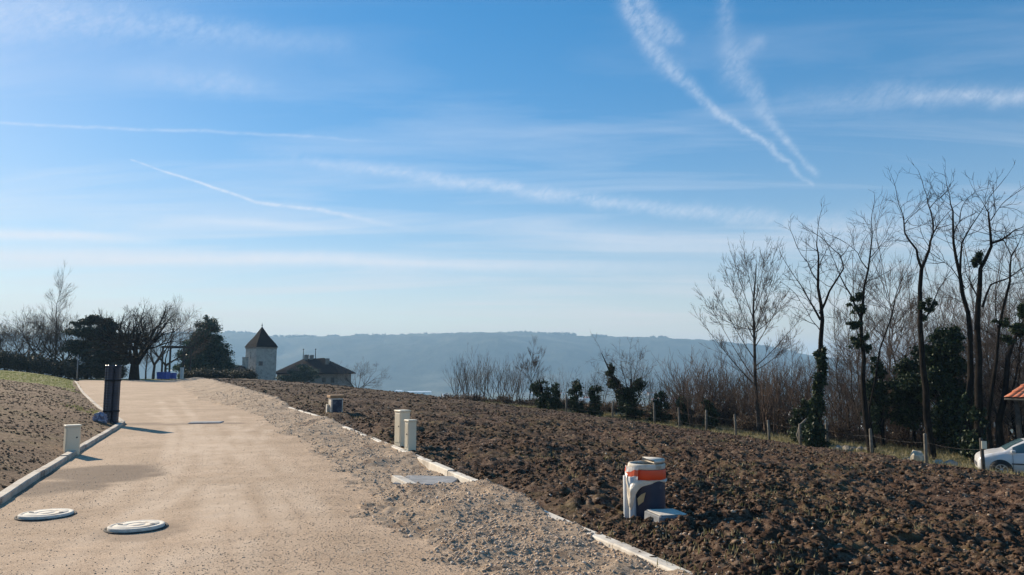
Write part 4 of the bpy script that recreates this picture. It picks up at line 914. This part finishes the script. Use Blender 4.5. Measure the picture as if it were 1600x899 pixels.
# leaning brace post (arched old branch)
DB = fence_pt(1247) + .6; p = gnd(1247, DB); q = lambda px, py, D=DB: far(px, py, D) - p
mb = MB(); mb.tube([Vector((0, 0, -.2)), q(1246, 680), q(1250, 665), q(1260, 655), q(1268, 650, DB + .5)], [.07, .065, .06, .05, .035], 8, cap=True)
tag(mb.build('bent_branch', M['post'], None, p), 'old bent branch arching up from the fence line by the ivy-wrapped tree', 'branch')
# sign plate on the nearest post
p = gnd(1522, fence_pt(1522)); mb = MB(); mb.box(-.07, -.10, .98, .11, -.075, 1.25, .004)
tag(mb.build('sign_plate', M['cream'], None, p), 'small blank pale plate fixed to the dark fence post in front of the car', 'sign')

# ------------------------------------------------------------------ rocks
def rock(px, py_D, s, lab, mat, seed, group, flat=.8, name='rock'):
    p = gnd(px, py_D); g = np.random.default_rng(seed); import bmesh
    bm = bmesh.new(); bmesh.ops.create_icosphere(bm, subdivisions=2, radius=1)
    for v in bm.verts:
        k = 1 + .75 * float(vnoise(np.array([v.co.x * 1.3 + seed]), np.array([v.co.y * 1.3 + v.co.z]), .8, seed)[0]) + .35 * float(vnoise(np.array([v.co.x * 4 + seed]), np.array([v.co.y * 4 + v.co.z * 3]), .8, seed + 1)[0])
        v.co = v.co * k; v.co.x *= s; v.co.y *= s * .8; v.co.z *= s * flat
    me = bpy.data.meshes.new(name); bm.to_mesh(me); bm.free()
    p.z += s * flat * .3
    return tag(link(name, me, mat, None, p, seed * .7), lab, 'rock', group)
GRK = 'rocks dumped behind the fence'
_o = 38 - (fence_pt(1310) + 1.6)
rk = [(1300, 38, .30), (1308, 38.4, .26), (1316, 38, .34), (1325, 38.6, .24), (1334, 38.2, .3), (1312, 37.4, .2), (1342, 38.4, .22), (1296, 37.6, .2)]
rw = ['largest-left', 'low second', 'tall middle', 'small hollow', 'broad right', 'small front', 'rightmost', 'leftmost']
for i, (px, D, s) in enumerate(rk): rock(px, D - _o, s * .72, f'{rw[i]} grey rock in the pile right of the ivy-wrapped tree', M['stone'], 60 + i, GRK)
rock(1421, fence_pt(1421) + 1.2, .26, 'bright white upright stone left of the second nearest fence post', M['whitestone'], 71, GRK, 1.5)
rock(1413, fence_pt(1413) + 1.5, .2, 'small pale rock left of the bright white stone', M['stone'], 72, GRK)
rock(1430, fence_pt(1430) + 1.6, .24, 'pale rock between the bright white stone and the fence post', M['stone'], 73, GRK, 1.1)
rock(1403, fence_pt(1403) + 1.4, .14, 'smallest yellowish rock, leftmost beside the bright white stone', M['stone'], 74, GRK)
rock(1451, fence_pt(1451) + 2.2, .26, 'flat white-topped rock right of the second nearest fence post', M['whitestone'], 75, GRK, .5)
rock(1470, fence_pt(1470) + 2.6, .3, 'low grey rock in the grass between the two nearest fence posts', M['stone'], 76, GRK, .5)

# ------------------------------------------------------------------ white car
M['carpaint'] = mat_noise('white car paint', (.60, .60, .60), (.66, .66, .66), .5, .22, c2=(.55, .53, .49), c2s=3)
M['carglass'] = mat_noise('tinted car glass', (.05, .10, .12), (.08, .14, .16), 1, .06)
M['tyre'] = mat_noise('tyre rubber', (.015, .015, .015), (.03, .03, .03), 6, .85)
M['rim'] = mat_noise('alloy', (.45, .46, .48), (.6, .61, .62), 6, .35, metal=.8)
M['trim'] = mat_noise('grey plastic trim', (.05, .05, .055), (.09, .09, .1), 6, .6)
M['lamp'] = mat_noise('lamp lens', (.5, .53, .56), (.7, .72, .75), 6, .1)
def car():
    DC = 28.2; p = Vector((0, 0, 0)); cx_ = (1506 - CX) / F * 29.1 + 1.87; p.z = Hs(cx_, DC) - .06
    root = empty('parked_car', (cx_, DC, p.z), R(-27)); tag(root, 'white hatchback parked on the grass track at the right frame edge', 'car')
    # local: front at -x, length 4.2
    X = [-1.96, -1.94, -1.88, -1.76, -1.56, -1.34, -1.18, -1.08, -.8, -.45, -.1, .5, .9, 1.3, 1.6, 1.85, 1.98, 2.05, 2.08]
    TOP = [.54, .66, .75, .82, .89, .94, .97, 1.0, 1.20, 1.38, 1.44, 1.45, 1.44, 1.41, 1.33, 1.12, .96, .86, .70]
    BELT = [.5, .60, .68, .75, .81, .86, .89, .90, .90, .91, .92, .93, .94, .95, .95, .94, .9, .82, .66]
    W_ = [.60, .70, .76, .80, .83, .85, .86, .86, .87, .87, .87, .87, .87, .87, .86, .83, .79, .74, .66]
    BOT = [.30, .24, .2, .2, .2] + [.2] * 9 + [.2, .22, .26, .3, .34]
    vs = []; nr_ = 0
    for x, zt, zb_, w, b0 in zip(X, TOP, BELT, W_, BOT):
        h = zt - zb_; tw_ = w - .06 - .30 * min(1, h / .5) * .85
        ring = [(0, b0), (w * .8, b0), (w * .97, b0 + .06), (w, b0 + (zb_ - b0) * .5), (w * .985, zb_ - .03), (w * .96, zb_)]
        ring += [(w * .96 + (tw_ - w * .96) * .5 + .01, zb_ + h * .52), (tw_, zb_ + h * .88), (tw_ - .08, zt - .01), (tw_ * .5, zt), (0, zt + .005)]
        full = [(x, -a, z) for a, z in ring] + [(x, a, z) for a, z in ring[-2:0:-1]]
        nr_ = len(full); vs += full
    n = len(X); fs = [(i * nr_ + k, i * nr_ + (k + 1) % nr_, (i + 1) * nr_ + (k + 1) % nr_, (i + 1) * nr_ + k) for i in range(n - 1) for k in range(nr_)]
    fs += [tuple(range(nr_ - 1, -1, -1)), tuple((n - 1) * nr_ + k for k in range(nr_))]
    mb = MB(); mb.add(vs, fs, True); body = mb.build('body', M['carpaint'], root)
    def sidept(x, t, sgn, off=.012):
        zt, zb_, w = np.interp(x, X, TOP), np.interp(x, X, BELT), np.interp(x, X, W_); h = zt - zb_; tw_ = w - .06 - .255 * min(1, h / .5)
        if t < .52: y = w * .96 + ((w * .96 + tw_) / 2 + .01 - w * .96) * t / .52
        else: y = (w * .96 + tw_) / 2 + .01 + (tw_ - (w * .96 + tw_) / 2 - .01) * (t - .52) / .36
        return (x, sgn * (y + off), zb_ + h * t)
    for sgn in (-1, 1):
        for (xa, xb) in ((-.84, .28), (.36, 1.08), (1.15, 1.62)):
            vs = []; m_ = 10
            for i in range(m_ + 1):
                x = xa + (xb - xa) * i / m_; vs += [sidept(x, .10, sgn), sidept(x, .5, sgn), sidept(x, .84, sgn)]
            mb = MB(); mb.add(vs, [(i * 3 + j, i * 3 + 3 + j, i * 3 + 4 + j, i * 3 + 1 + j) for i in range(m_) for j in (0, 1)], True); mb.build('window', M['carglass'], root)
        for xw in (-1.24, 1.28):
            Mx = Matrix.Translation((xw, sgn * .80, .31)) @ Matrix.Rotation(R(90) * (1 if sgn < 0 else -1), 4, 'X')
            mb = MB(); mb.lathe([(.0, .065), (.37, .07), (.375, .03), (.375, -.05)], 30, M=Mx); mb.build('wheel_arch', M['tyre'], root)
            wroot = MB(); wroot.lathe([(.20, .085), (.29, .10), (.315, .07), (.315, -.10), (.2, -.11)], 32, M=Mx); wh = wroot.build('tyre', M['tyre'], root)
            mb = MB(); mb.lathe([(.205, .09), (.195, .095), (.185, .075), (.17, .072)], 28, M=Mx); mb.lathe([(0, .10), (.045, .098), (.05, .08)], 14, M=Mx)
            for k in range(7):
                a = 2 * math.pi * k / 7; mb.box(.04, -.018, .078, .19, .018, .092, .003, M=Mx @ Matrix.Rotation(a, 4, 'Z'))
            mb.build('rim', M['rim'], wh)
        mb = MB(); mb.box(-.92, sgn * .90 - .08, .95, -.76, sgn * .90 + .08, 1.05, .03); mb.build('mirror', M['carpaint'], root)
        mb = MB(); vs = [];
        for x in (-1.86, -1.78, -1.68, -1.58): w = np.interp(x, X, W_); vs += [(x, sgn * (w * 1.0 + .01), .55 + (x + 2) * .1), (x, sgn * (w * .985 + .01), .66 + (x + 2) * .22)]
        mb.add(vs, [(i * 2, i * 2 + 2, i * 2 + 3, i * 2 + 1) for i in range(3)]); mb.build('headlight', M['lamp'], root)
        mb = MB(); mb.box(-.9, sgn * .875 - .012, .52, 1.0, sgn * .875 + .012, .57, .004); mb.build('side_trim', M['trim'], root)
        for xd in (-.86, .32, 1.12):
            mb = MB(); mb.box(xd - .006, sgn * .872 - .006, .30, xd + .006, sgn * .872 + .006, .90, 0); mb.build('door_gap', M['trim'], root)
        for xd in (.12, .95):
            mb = MB(); mb.box(xd - .09, sgn * .885 - .015, .78, xd + .09, sgn * .885 + .015, .815, .006); mb.build('door_handle', M['carpaint'], root)
    vs = []
    for x in (-1.06, -.85, -.65, -.45):
        zt = np.interp(x, X, TOP); zb_ = np.interp(x, X, BELT); h = zt - zb_; w = np.interp(x, X, W_) - .06 - .255 * min(1, h / .5) - .10; vs += [(x, -w, zt + .014), (x, 0, zt + .02), (x, w, zt + .014)]
    mb = MB(); mb.add(vs, [(i * 3 + j, i * 3 + 1 + j, i * 3 + 4 + j, i * 3 + 3 + j) for i in range(3) for j in (0, 1)], True); mb.build('windscreen', M['carglass'], root)
    mb = MB(); mb.box(-1.985, -.45, .36, -1.945, .45, .50, .01); mb.build('grille', M['trim'], root)
    mb = MB(); mb.box(-.95, -.86, .16, .95, .86, .235, .02); mb.build('sill', M['trim'], root)
car()
# ------------------------------------------------------------------ tiled roof shelter
D = 33; x0 = far(1573, 622, D); root = empty('shed', (x0.x + 2.9, D, Hs(x0.x + 2.9, D)), R(-50)); p = root.location; tag(root, 'small open shelter with a red clay tiled roof at the right frame edge', 'shed')
ze = x0.z - p.z
mb = MB(); a = 2.0; h = 2.2; prof = 26; vs = []
M['redtile'] = mat_noise('red clay tiles', (.50, .13, .06), (.66, .22, .11), 6, .8, .4, .01, 30, c2=(.5, .28, .2), c2s=5)
# hipped roof as rows of roll tiles on each slope
def slope(A, B, Tp, name):
    A, B, Tp = Vector(A), Vector(B), Vector(Tp); n_ = 22; rows = 8; mb = MB(); nrm = (B - A).cross(Tp - A).normalized()
    for rr_ in range(rows):
        t0, t1 = rr_ / rows, (rr_ + 1.12) / rows; t1 = min(t1, 1)
        L0, L1 = A.lerp(Tp, t0), B.lerp(Tp, t0); K0, K1 = A.lerp(Tp, t1), B.lerp(Tp, t1)
        m_ = max(2, int((L1 - L0).length / .26)); off = nrm * .012 * 1
        vs = []; st = m_ * 6
        for i in range(st + 1):
            u = i / st; bumpz = .045 * abs(math.sin(math.pi * u * m_)); vs += [L0.lerp(L1, u) + nrm * (bumpz + .035), K0.lerp(K1, u) + nrm * (bumpz * .8 + .005)]
        mb.add(vs, [(2 * i, 2 * i + 2, 2 * i + 3, 2 * i + 1) for i in range(st)], True)
    return mb
rfm = MB()
for A, B in (((-a, -a, ze), (a, -a, ze)), ((a, -a, ze), (a, a, ze)), ((a, a, ze), (-a, a, ze)), ((-a, a, ze), (-a, -a, ze))):
    q = slope(A, B, (0, 0, ze + h - .2), 'r'); rfm.add(q.v, q.f, True)
rf = rfm.build('roof', M['redtile'], root)
mb = MB(); mb.box(-a - .03, -a - .03, ze - .10, a + .03, a + .03, ze - .02, .02); mb.build('fascia', M['post'], root)
for sx in (-1, 1):
    for sy in (-1, 1): mb = MB(); mb.box(sx * 1.65 - .08, sy * 1.65 - .08, -.3, sx * 1.65 + .08, sy * 1.65 + .08, ze - .163, .01); mb.build('post', M['postdark'], root)

# ------------------------------------------------------------------ far valley and ridge
prof_px = [(-900, 545), (-500, 530), (-200, 524), (0, 526), (120, 524), (280, 522), (360, 520), (400, 524), (450, 528), (520, 526), (620, 525), (720, 523), (820, 521), (880, 523), (950, 527), (1030, 528), (1100, 533), (1180, 541), (1250, 553), (1330, 566), (1420, 578), (1600, 590), (2200, 600)]
DH = 3500.
azs = np.linspace(R(-60), R(52), 1100); rads = np.linspace(2350, 4700, 64)
pxs = np.tan(azs) * F / 1.0 + CX
pyp = np.interp(pxs, [q[0] for q in prof_px], [q[1] for q in prof_px])
crest = CAMZ + (575 - pyp) / F * DH * 1.0
A2, R2 = np.meshgrid(azs, rads, indexing='ij')
yy = R2; XX = np.tan(A2) * yy
base = VALLEY - 6
shape = sstep(2450, 3500, yy + 160 * vnoise(XX, yy * 0, 500, 71) + 60 * vnoise(XX, yy * 0, 160, 72)) * (1 - .75 * sstep(3550, 4650, yy))
ZZ = base + (crest[:, None] - base) * shape
ZZ += (9 * vnoise(XX, yy, 60, 73) + 7 * vnoise(XX, yy, 24, 74) + (60 * vnoise(XX, yy, 420, 75) + 34 * vnoise(XX, yy, 150, 76)) * (shape * (1 - shape) * 4)) * np.clip(shape * 3, 0, 1)
n1, n2 = XX.shape
ii, jj = np.meshgrid(np.arange(n1 - 1), np.arange(n2 - 1), indexing='ij')
Fq = np.stack([ii * n2 + jj, (ii + 1) * n2 + jj, (ii + 1) * n2 + jj + 1, ii * n2 + jj + 1], -1).reshape(-1, 4)
tag(link('hills', nmesh('hills', np.stack([XX, yy, ZZ], -1).reshape(-1, 3), Fq, False), M['hill']), kind='structure')
# tree line along the ridge top (uneven crowns)
g = np.random.default_rng(81); bl = []
for i in range(1500):
    px = g.uniform(-150, 1350); c_ = float(vnoise(np.array([px]), np.array([0.]), 22, 82)[0]) + float(vnoise(np.array([px]), np.array([0.]), 7, 83)[0]) * .6
    if c_ < -.05: continue
    x = (px - CX) / F * DH; y_ = DH + g.uniform(-20, 40); py = np.interp(px, [q[0] for q in prof_px], [q[1] for q in prof_px]); z = CAMZ + (575 - py) / F * DH + 1 + 9 * max(0, c_) * g.uniform(.3, 1)
    bl.append((x, y_, z, g.uniform(4, 9), 7, g.uniform(3, 8)))
tag(link('ridge_woods', leafcloud(bl, 26000, 3.2, 84, .2), M['pine']), kind='stuff')
# valley woods
g = np.random.default_rng(91); bl = []
for i in range(520):
    D = g.uniform(260, 1500); px = g.uniform(-100, 1750); x = (px - CX) / F * D; z = Hs(x, D); 
    if float(vnoise(np.array([x]), np.array([D]), 140, 92)[0]) < .0: continue
    s_ = g.uniform(5, 9); bl.append((x, D, z + s_ * .6, s_ * 1.3, s_, s_ * .8))
tag(link('valley_woods', leafcloud(bl, 60000, 1.0, 93, .3), M['hedge']), kind='stuff')
def shedbox(px, D, w, d, h, lab, mats=('whitewall', 'metalroof'), name='warehouse', cat='warehouse', rz=0, roofh=2.5, group=None):
    x = (px - CX) / F * D; z = Hs(x, D); root = empty(name, (x, D, z), rz); tag(root, lab, cat, group)
    mb = MB(); mb.box(-w / 2, -d / 2, -2, w / 2, d / 2, h, .05); mb.build('wall', M[mats[0]], root)
    o = w * .01 + .3; mb = MB(); mb.add([(-w / 2 - o, -d / 2 - o, h + .01), (w / 2 + o, -d / 2 - o, h + .01), (w / 2 + o, d / 2 + o, h + .01), (-w / 2 - o, d / 2 + o, h + .01), (-w / 2 - o, 0, h + roofh), (w / 2 + o, 0, h + roofh)], [(0, 1, 5, 4), (2, 3, 4, 5), (1, 2, 5), (3, 0, 4), (3, 2, 1, 0)]); mb.build('roof', M[mats[1]], root)
    for k in range(2): 
        mb = MB(); u = -w * .25 + k * w * .4; mb.box(u, -d / 2 - .05, h * .35, u + w * .12, -d / 2 - .006, h * .7, 0); mb.build('window', M['window'], root)
shedbox(657, 2300, 70, 30, 8, 'long white warehouse far down in the valley, below the ridge')
shedbox(545, 2250, 120, 30, 6, 'long pale shed in the valley right behind the low house')
shedbox(905, 2100, 26, 18, 9, 'small white building in the valley seen above the ivy stumps')
shedbox(1080, 2300, 90, 30, 9, 'long pale warehouse in the valley seen above the russet brush')
GH = 'houses scattered in the valley on the right'
for i, (px, D) in enumerate([(1330, 900), (1345, 1000), (1395, 800), (1452, 950), (1545, 700), (1556, 640), (1563, 760), (1588, 690), (1597, 620), (1235, 1300), (1262, 1100)]):
    shedbox(px, D, 16, 10, 6, f'pale house with a red roof in the valley behind the bare trees, {lefts[[0,0,2,3,4,5,6,7,8,9,10][i] if False else i]} built up the slope' if False else f'pale red-roofed valley house glimpsed between the bare trunks, {lefts[sorted([1330,1345,1395,1452,1545,1556,1563,1588,1597,1235,1262]).index(px)]} from the left', ('whitewall', 'redtile'), 'house', 'house', R(20 * i), 3, GH)

g = random.Random(77); town = sorted(g.uniform(560, 1130) for _ in range(22))
for i, px in enumerate(town):
    D = g.uniform(1700, 2400); shedbox(px, D, g.uniform(12, 30), 12, g.uniform(6, 9), f'tiny pale building far down in the valley under the ridge, {lefts[i]} from the left', ('whitewall', 'redtile' if g.random() < .6 else 'metalroof'), 'house', 'house', R(g.uniform(-30, 30)), 3, 'far buildings under the ridge')
# ------------------------------------------------------------------ haze
HZ0, HZ1 = VALLEY - 12, 175.
mb = MB(); mb.box(-6300, -6300, HZ0, 6300, 6300, HZ1)
hz = bpy.data.materials.new('haze'); hz.use_nodes = True; nt = hz.node_tree; nt.nodes.clear()
out = nt.nodes.new('ShaderNodeOutputMaterial'); pv = nt.nodes.new('ShaderNodeVolumePrincipled')
pv.inputs['Color'].default_value = (.47, .74, 1.0, 1); pv.inputs['Density'].default_value = .00022; pv.inputs['Anisotropy'].default_value = .1
nt.links.new(pv.outputs[0], out.inputs['Volume'])
tag(mb.build('haze', hz), kind='stuff')

# ------------------------------------------------------------------ sky, sun
SUN_AZ, SUN_EL = R(-48), R(25)        # azimuth from +Y, negative to the left
w = bpy.data.worlds.new('World'); scene.world = w; w.use_nodes = True; nt = w.node_tree; nt.nodes.clear()
out = nt.nodes.new('ShaderNodeOutputWorld'); bg = nt.nodes.new('ShaderNodeBackground'); nt.links.new(bg.outputs[0], out.inputs[0])
sky = nt.nodes.new('ShaderNodeTexSky'); sky.sky_type = 'NISHITA'; sky.sun_disc = False; sky.sun_elevation = SUN_EL; sky.sun_rotation = SUN_AZ
sky.altitude = 300; sky.air_density = 1.0; sky.dust_density = .15; sky.ozone_density = 2.0
def mth(op, a, b=None, c=None, clamp=False):
    n = nt.nodes.new('ShaderNodeMath'); n.operation = op; n.use_clamp = clamp
    for i, v in enumerate((a, b, c)):
        if v is None: continue
        if isinstance(v, bpy.types.NodeSocket): nt.links.new(v, n.inputs[i])
        else: n.inputs[i].default_value = v
    return n.outputs[0]
def vm(op, a, b=None, scale=None):
    n = nt.nodes.new('ShaderNodeVectorMath'); n.operation = op
    for i, v in enumerate((a, b)):
        if v is None: continue
        if isinstance(v, bpy.types.NodeSocket): nt.links.new(v, n.inputs[i])
        else: n.inputs[i].default_value = v
    if scale is not None:
        if isinstance(scale, bpy.types.NodeSocket): nt.links.new(scale, n.inputs['Scale'])
        else: n.inputs['Scale'].default_value = scale
    return n.outputs['Value'] if op in ('DOT_PRODUCT', 'LENGTH', 'DISTANCE') else n.outputs['Vector']
def comb(x, y, z=0.):
    n = nt.nodes.new('ShaderNodeCombineXYZ')
    for i, v in enumerate((x, y, z)):
        if isinstance(v, bpy.types.NodeSocket): nt.links.new(v, n.inputs[i])
        else: n.inputs[i].default_value = v
    return n.outputs[0]
tc = nt.nodes.new('ShaderNodeTexCoord').outputs['Generated']
sx = nt.nodes.new('ShaderNodeSeparateXYZ'); nt.links.new(tc, sx.inputs[0]); X_, Y_, Z_ = sx.outputs
AZ = mth('MULTIPLY', mth('ARCTAN2', X_, Y_), 57.2958); EL = mth('MULTIPLY', mth('ARCSINE', Z_), 57.2958)
def ae(px, py):
    r = ray(px, py); return (math.degrees(math.atan2(r[0], r[1])), math.degrees(math.asin(r[2] / np.linalg.norm(r))))
AE = comb(AZ, EL)
wn = nt.nodes.new('ShaderNodeTexNoise'); wn.inputs['Scale'].default_value = .35; wn.inputs['Detail'].default_value = 5; wn.inputs['Roughness'].default_value = .65; nt.links.new(AE, wn.inputs['Vector'])
AEw = vm('ADD', AE, vm('SCALE', vm('SUBTRACT', wn.outputs['Color'], (.5, .5, .5)), scale=1.5))
wn2 = nt.nodes.new('ShaderNodeTexNoise'); wn2.inputs['Scale'].default_value = .5; wn2.inputs['Detail'].default_value = 3; nt.links.new(AE, wn2.inputs['Vector'])
AEs = vm('ADD', AE, vm('SCALE', vm('SUBTRACT', wn2.outputs['Color'], (.5, .5, .5)), scale=.25))
def trail(pts, src):
    """pts: (px, py, half width in degrees, strength)"""
    tot = None
    for (a, b) in zip(pts[:-1], pts[1:]):
        p0, p1 = ae(a[0], a[1]), ae(b[0], b[1]); d = (p1[0] - p0[0], p1[1] - p0[1], 0.); L2 = d[0] ** 2 + d[1] ** 2
        rel = vm('SUBTRACT', src, (p0[0], p0[1], 0.)); t = mth('DIVIDE', vm('DOT_PRODUCT', rel, d), L2, clamp=True)
        dist = vm('LENGTH', vm('MULTIPLY', vm('SUBTRACT', rel, vm('SCALE', d, scale=t)), (1, 1, 0)))
        wd = mth('MULTIPLY_ADD', t, b[2] - a[2], a[2]); st = mth('MULTIPLY_ADD', t, b[3] - a[3], a[3])
        q = mth('DIVIDE', dist, wd); q = mth('MULTIPLY', q, q); v = mth('MULTIPLY', mth('EXPONENT', mth('MULTIPLY', q, -1.)), st)
        tot = v if tot is None else mth('MAXIMUM', tot, v)
    return tot
trails = [
 (trail([(-60, 188, .09, .38), (300, 204, .11, .42), (480, 213, .11, .3), (600, 222, .10, .05)], AEs)),
 (trail([(205, 250, .06, .5), (300, 282, .09, .9), (400, 316, .11, .8), (500, 328, .16, .75), (660, 362, .22, .02)], AEs)),
 (trail([(380, 235, .5, .05), (560, 262, .5, .4), (800, 294, .42, .58), (960, 316, .5, .5), (1300, 355, .7, .45), (1500, 340, .8, .2)], AEw)),
 (trail([(962, -40, .6, .5), (1000, 50, .65, .5), (1050, 110, .6, .42), (1115, 168, .32, .5), (1185, 218, .22, .55), (1268, 286, .16, .3)], AEw)),
 (trail([(995, 0, .7, .5), (1025, 45, .9, .5), (1060, 58, .5, .3)], AEw)),
 (trail([(1132, -30, .35, .3), (1135, 60, .8, .2), (1150, 110, 1.0, .4), (1190, 165, .6, .3), (1225, 220, .3, .4), (1275, 268, .25, .3)], AEw)),
 (trail([(1145, 95, .9, .3), (1185, 68, .5, .22)], AEw)),
 (trail([(1200, 160, 1.0, .02), (1400, 148, .8, .3), (1520, 150, .6, .5), (1700, 155, .7, .5)], AEw)),
 (trail([(-80, 20, 2.0, .4), (120, 30, 1.2, .4), (300, 45, .9, .35), (540, 70, .8, .1)], AEw)),
 (trail([(200, 118, .8, .1), (350, 130, .8, .3), (460, 150, .7, .02)], AEw)),
]
bands = [trail([(-80, 364, .38, .75), (120, 368, .36, .75), (280, 380, .3, .05)], AEs),
 trail([(-80, 398, .55, .6), (500, 404, .55, .7), (1250, 414, .5, .02)], AEs), trail([(260, 342, .3, .1), (400, 348, .3, .45), (620, 366, .3, .02)], AEs),
 trail([(700, 340, .8, .05), (950, 374, 1.0, .35), (1450, 392, .8, .1)], AEs)]
bt = bands[0]
for q in bands[1:]: bt = mth('MAXIMUM', bt, q)
tt = trails[0]
for q in trails[1:]: tt = mth('MAXIMUM', tt, q)
# wispy modulation
n_ = nt.nodes.new('ShaderNodeTexNoise'); n_.inputs['Scale'].default_value = .9; n_.inputs['Detail'].default_value = 6; n_.inputs['Roughness'].default_value = .7
nt.links.new(AE, n_.inputs['Vector'])
fl = nt.nodes.new('ShaderNodeTexNoise'); fl.inputs['Scale'].default_value = 1.6; fl.inputs['Detail'].default_value = 7; fl.inputs['Roughness'].default_value = .75; fl.inputs['Distortion'].default_value = .5
nt.links.new(comb(mth('MULTIPLY_ADD', AZ, .35, mth('MULTIPLY', EL, .35)), mth('MULTIPLY_ADD', EL, 1.0, mth('MULTIPLY', AZ, -.8))), fl.inputs['Vector'])
tt = mth('MULTIPLY', tt, mth('MULTIPLY', mth('MULTIPLY_ADD', n_.outputs['Fac'], 1.15, .0), mth('MULTIPLY_ADD', fl.outputs['Fac'], 2.9, -.62, clamp=True)))
tt = mth('MAXIMUM', tt, mth('MULTIPLY', bt, mth('MULTIPLY_ADD', n_.outputs['Fac'], .8, .45)))
# cirrus veil on a plane high above
zc = mth('ADD', mth('MAXIMUM', Z_, 0.), .10); PX, PY = mth('DIVIDE', X_, zc), mth('DIVIDE', Y_, zc)
pl = comb(mth('MULTIPLY_ADD', PY, .25, mth('MULTIPLY', PX, .45)), mth('MULTIPLY', PY, 1.9))
nz = nt.nodes.new('ShaderNodeTexNoise'); nz.inputs['Scale'].default_value = 1.3; nz.inputs['Detail'].default_value = 8; nz.inputs['Roughness'].default_value = .58; nz.inputs['Distortion'].default_value = .6; nt.links.new(pl, nz.inputs['Vector'])
veil = mth('MULTIPLY', mth('SUBTRACT', nz.outputs['Fac'], .45), 2.4, clamp=True)
veil = mth('MULTIPLY', veil, mth('MULTIPLY', mth('SUBTRACT', 1., mth('DIVIDE', mth('SUBTRACT', EL, 4.), 26.), clamp=True), .75))
cl = mth('SUBTRACT', 1., mth('MULTIPLY', mth('SUBTRACT', 1., tt), mth('SUBTRACT', 1., veil)), clamp=True)
gm = nt.nodes.new('ShaderNodeGamma'); gm.inputs[1].default_value = .73; nt.links.new(sky.outputs[0], gm.inputs[0])
hs = nt.nodes.new('ShaderNodeHueSaturation'); hs.inputs['Saturation'].default_value = 1.72; hs.inputs['Value'].default_value = 1.90; nt.links.new(gm.outputs[0], hs.inputs['Color'])
mx = nt.nodes.new('ShaderNodeMix'); mx.data_type = 'RGBA'; nt.links.new(cl, mx.inputs[0]); nt.links.new(hs.outputs[0], mx.inputs[6]); mx.inputs[7].default_value = (8.6, 8.9, 9.6, 1)
hf = mth('MULTIPLY', mth('EXPONENT', mth('MULTIPLY', mth('MAXIMUM', EL, 0.), -.155)), mth('MULTIPLY_ADD', nz.outputs['Fac'], .5, .66), clamp=True)
m2 = nt.nodes.new('ShaderNodeMix'); m2.data_type = 'RGBA'; nt.links.new(hf, m2.inputs[0]); nt.links.new(mx.outputs[2], m2.inputs[6]); m2.inputs[7].default_value = (6.9, 5.6, 5.0, 1)
nt.links.new(m2.outputs[2], bg.inputs[0]); bg.inputs[1].default_value = .074
w.cycles.sampling_method = 'MANUAL'; w.cycles.sample_map_resolution = 512

sd = bpy.data.lights.new('sun', 'SUN'); sd.energy = 5.0; sd.angle = R(.5); sd.color = (1, .865, .68)
so = bpy.data.objects.new('sun', sd); COL.objects.link(so)
dirv = Vector((math.sin(SUN_AZ) * math.cos(SUN_EL), math.cos(SUN_AZ) * math.cos(SUN_EL), math.sin(SUN_EL)))
so.rotation_euler = dirv.to_track_quat('Z', 'Y').to_euler(); so.location = dirv * 50

cd = bpy.data.cameras.new('camera'); cam = bpy.data.objects.new('camera', cd); COL.objects.link(cam); scene.camera = cam
cd.sensor_width = 36; cd.lens = 36 * F / 1600; cd.clip_end = 30000; cd.clip_start = .1
cam.location = (0, 0, CAMZ); cam.rotation_euler = (R(90) + PITCH, 0, 0)
scene.view_settings.view_transform = 'Standard'; scene.view_settings.look = 'None'; scene.view_settings.gamma = 1; scene.view_settings.exposure = .60
scene.view_settings.use_curve_mapping = False
scene.cycles.max_bounces = 5; scene.cycles.transparent_max_bounces = 8; scene.cycles.volume_bounces = 1
scene.cycles.use_denoising = True
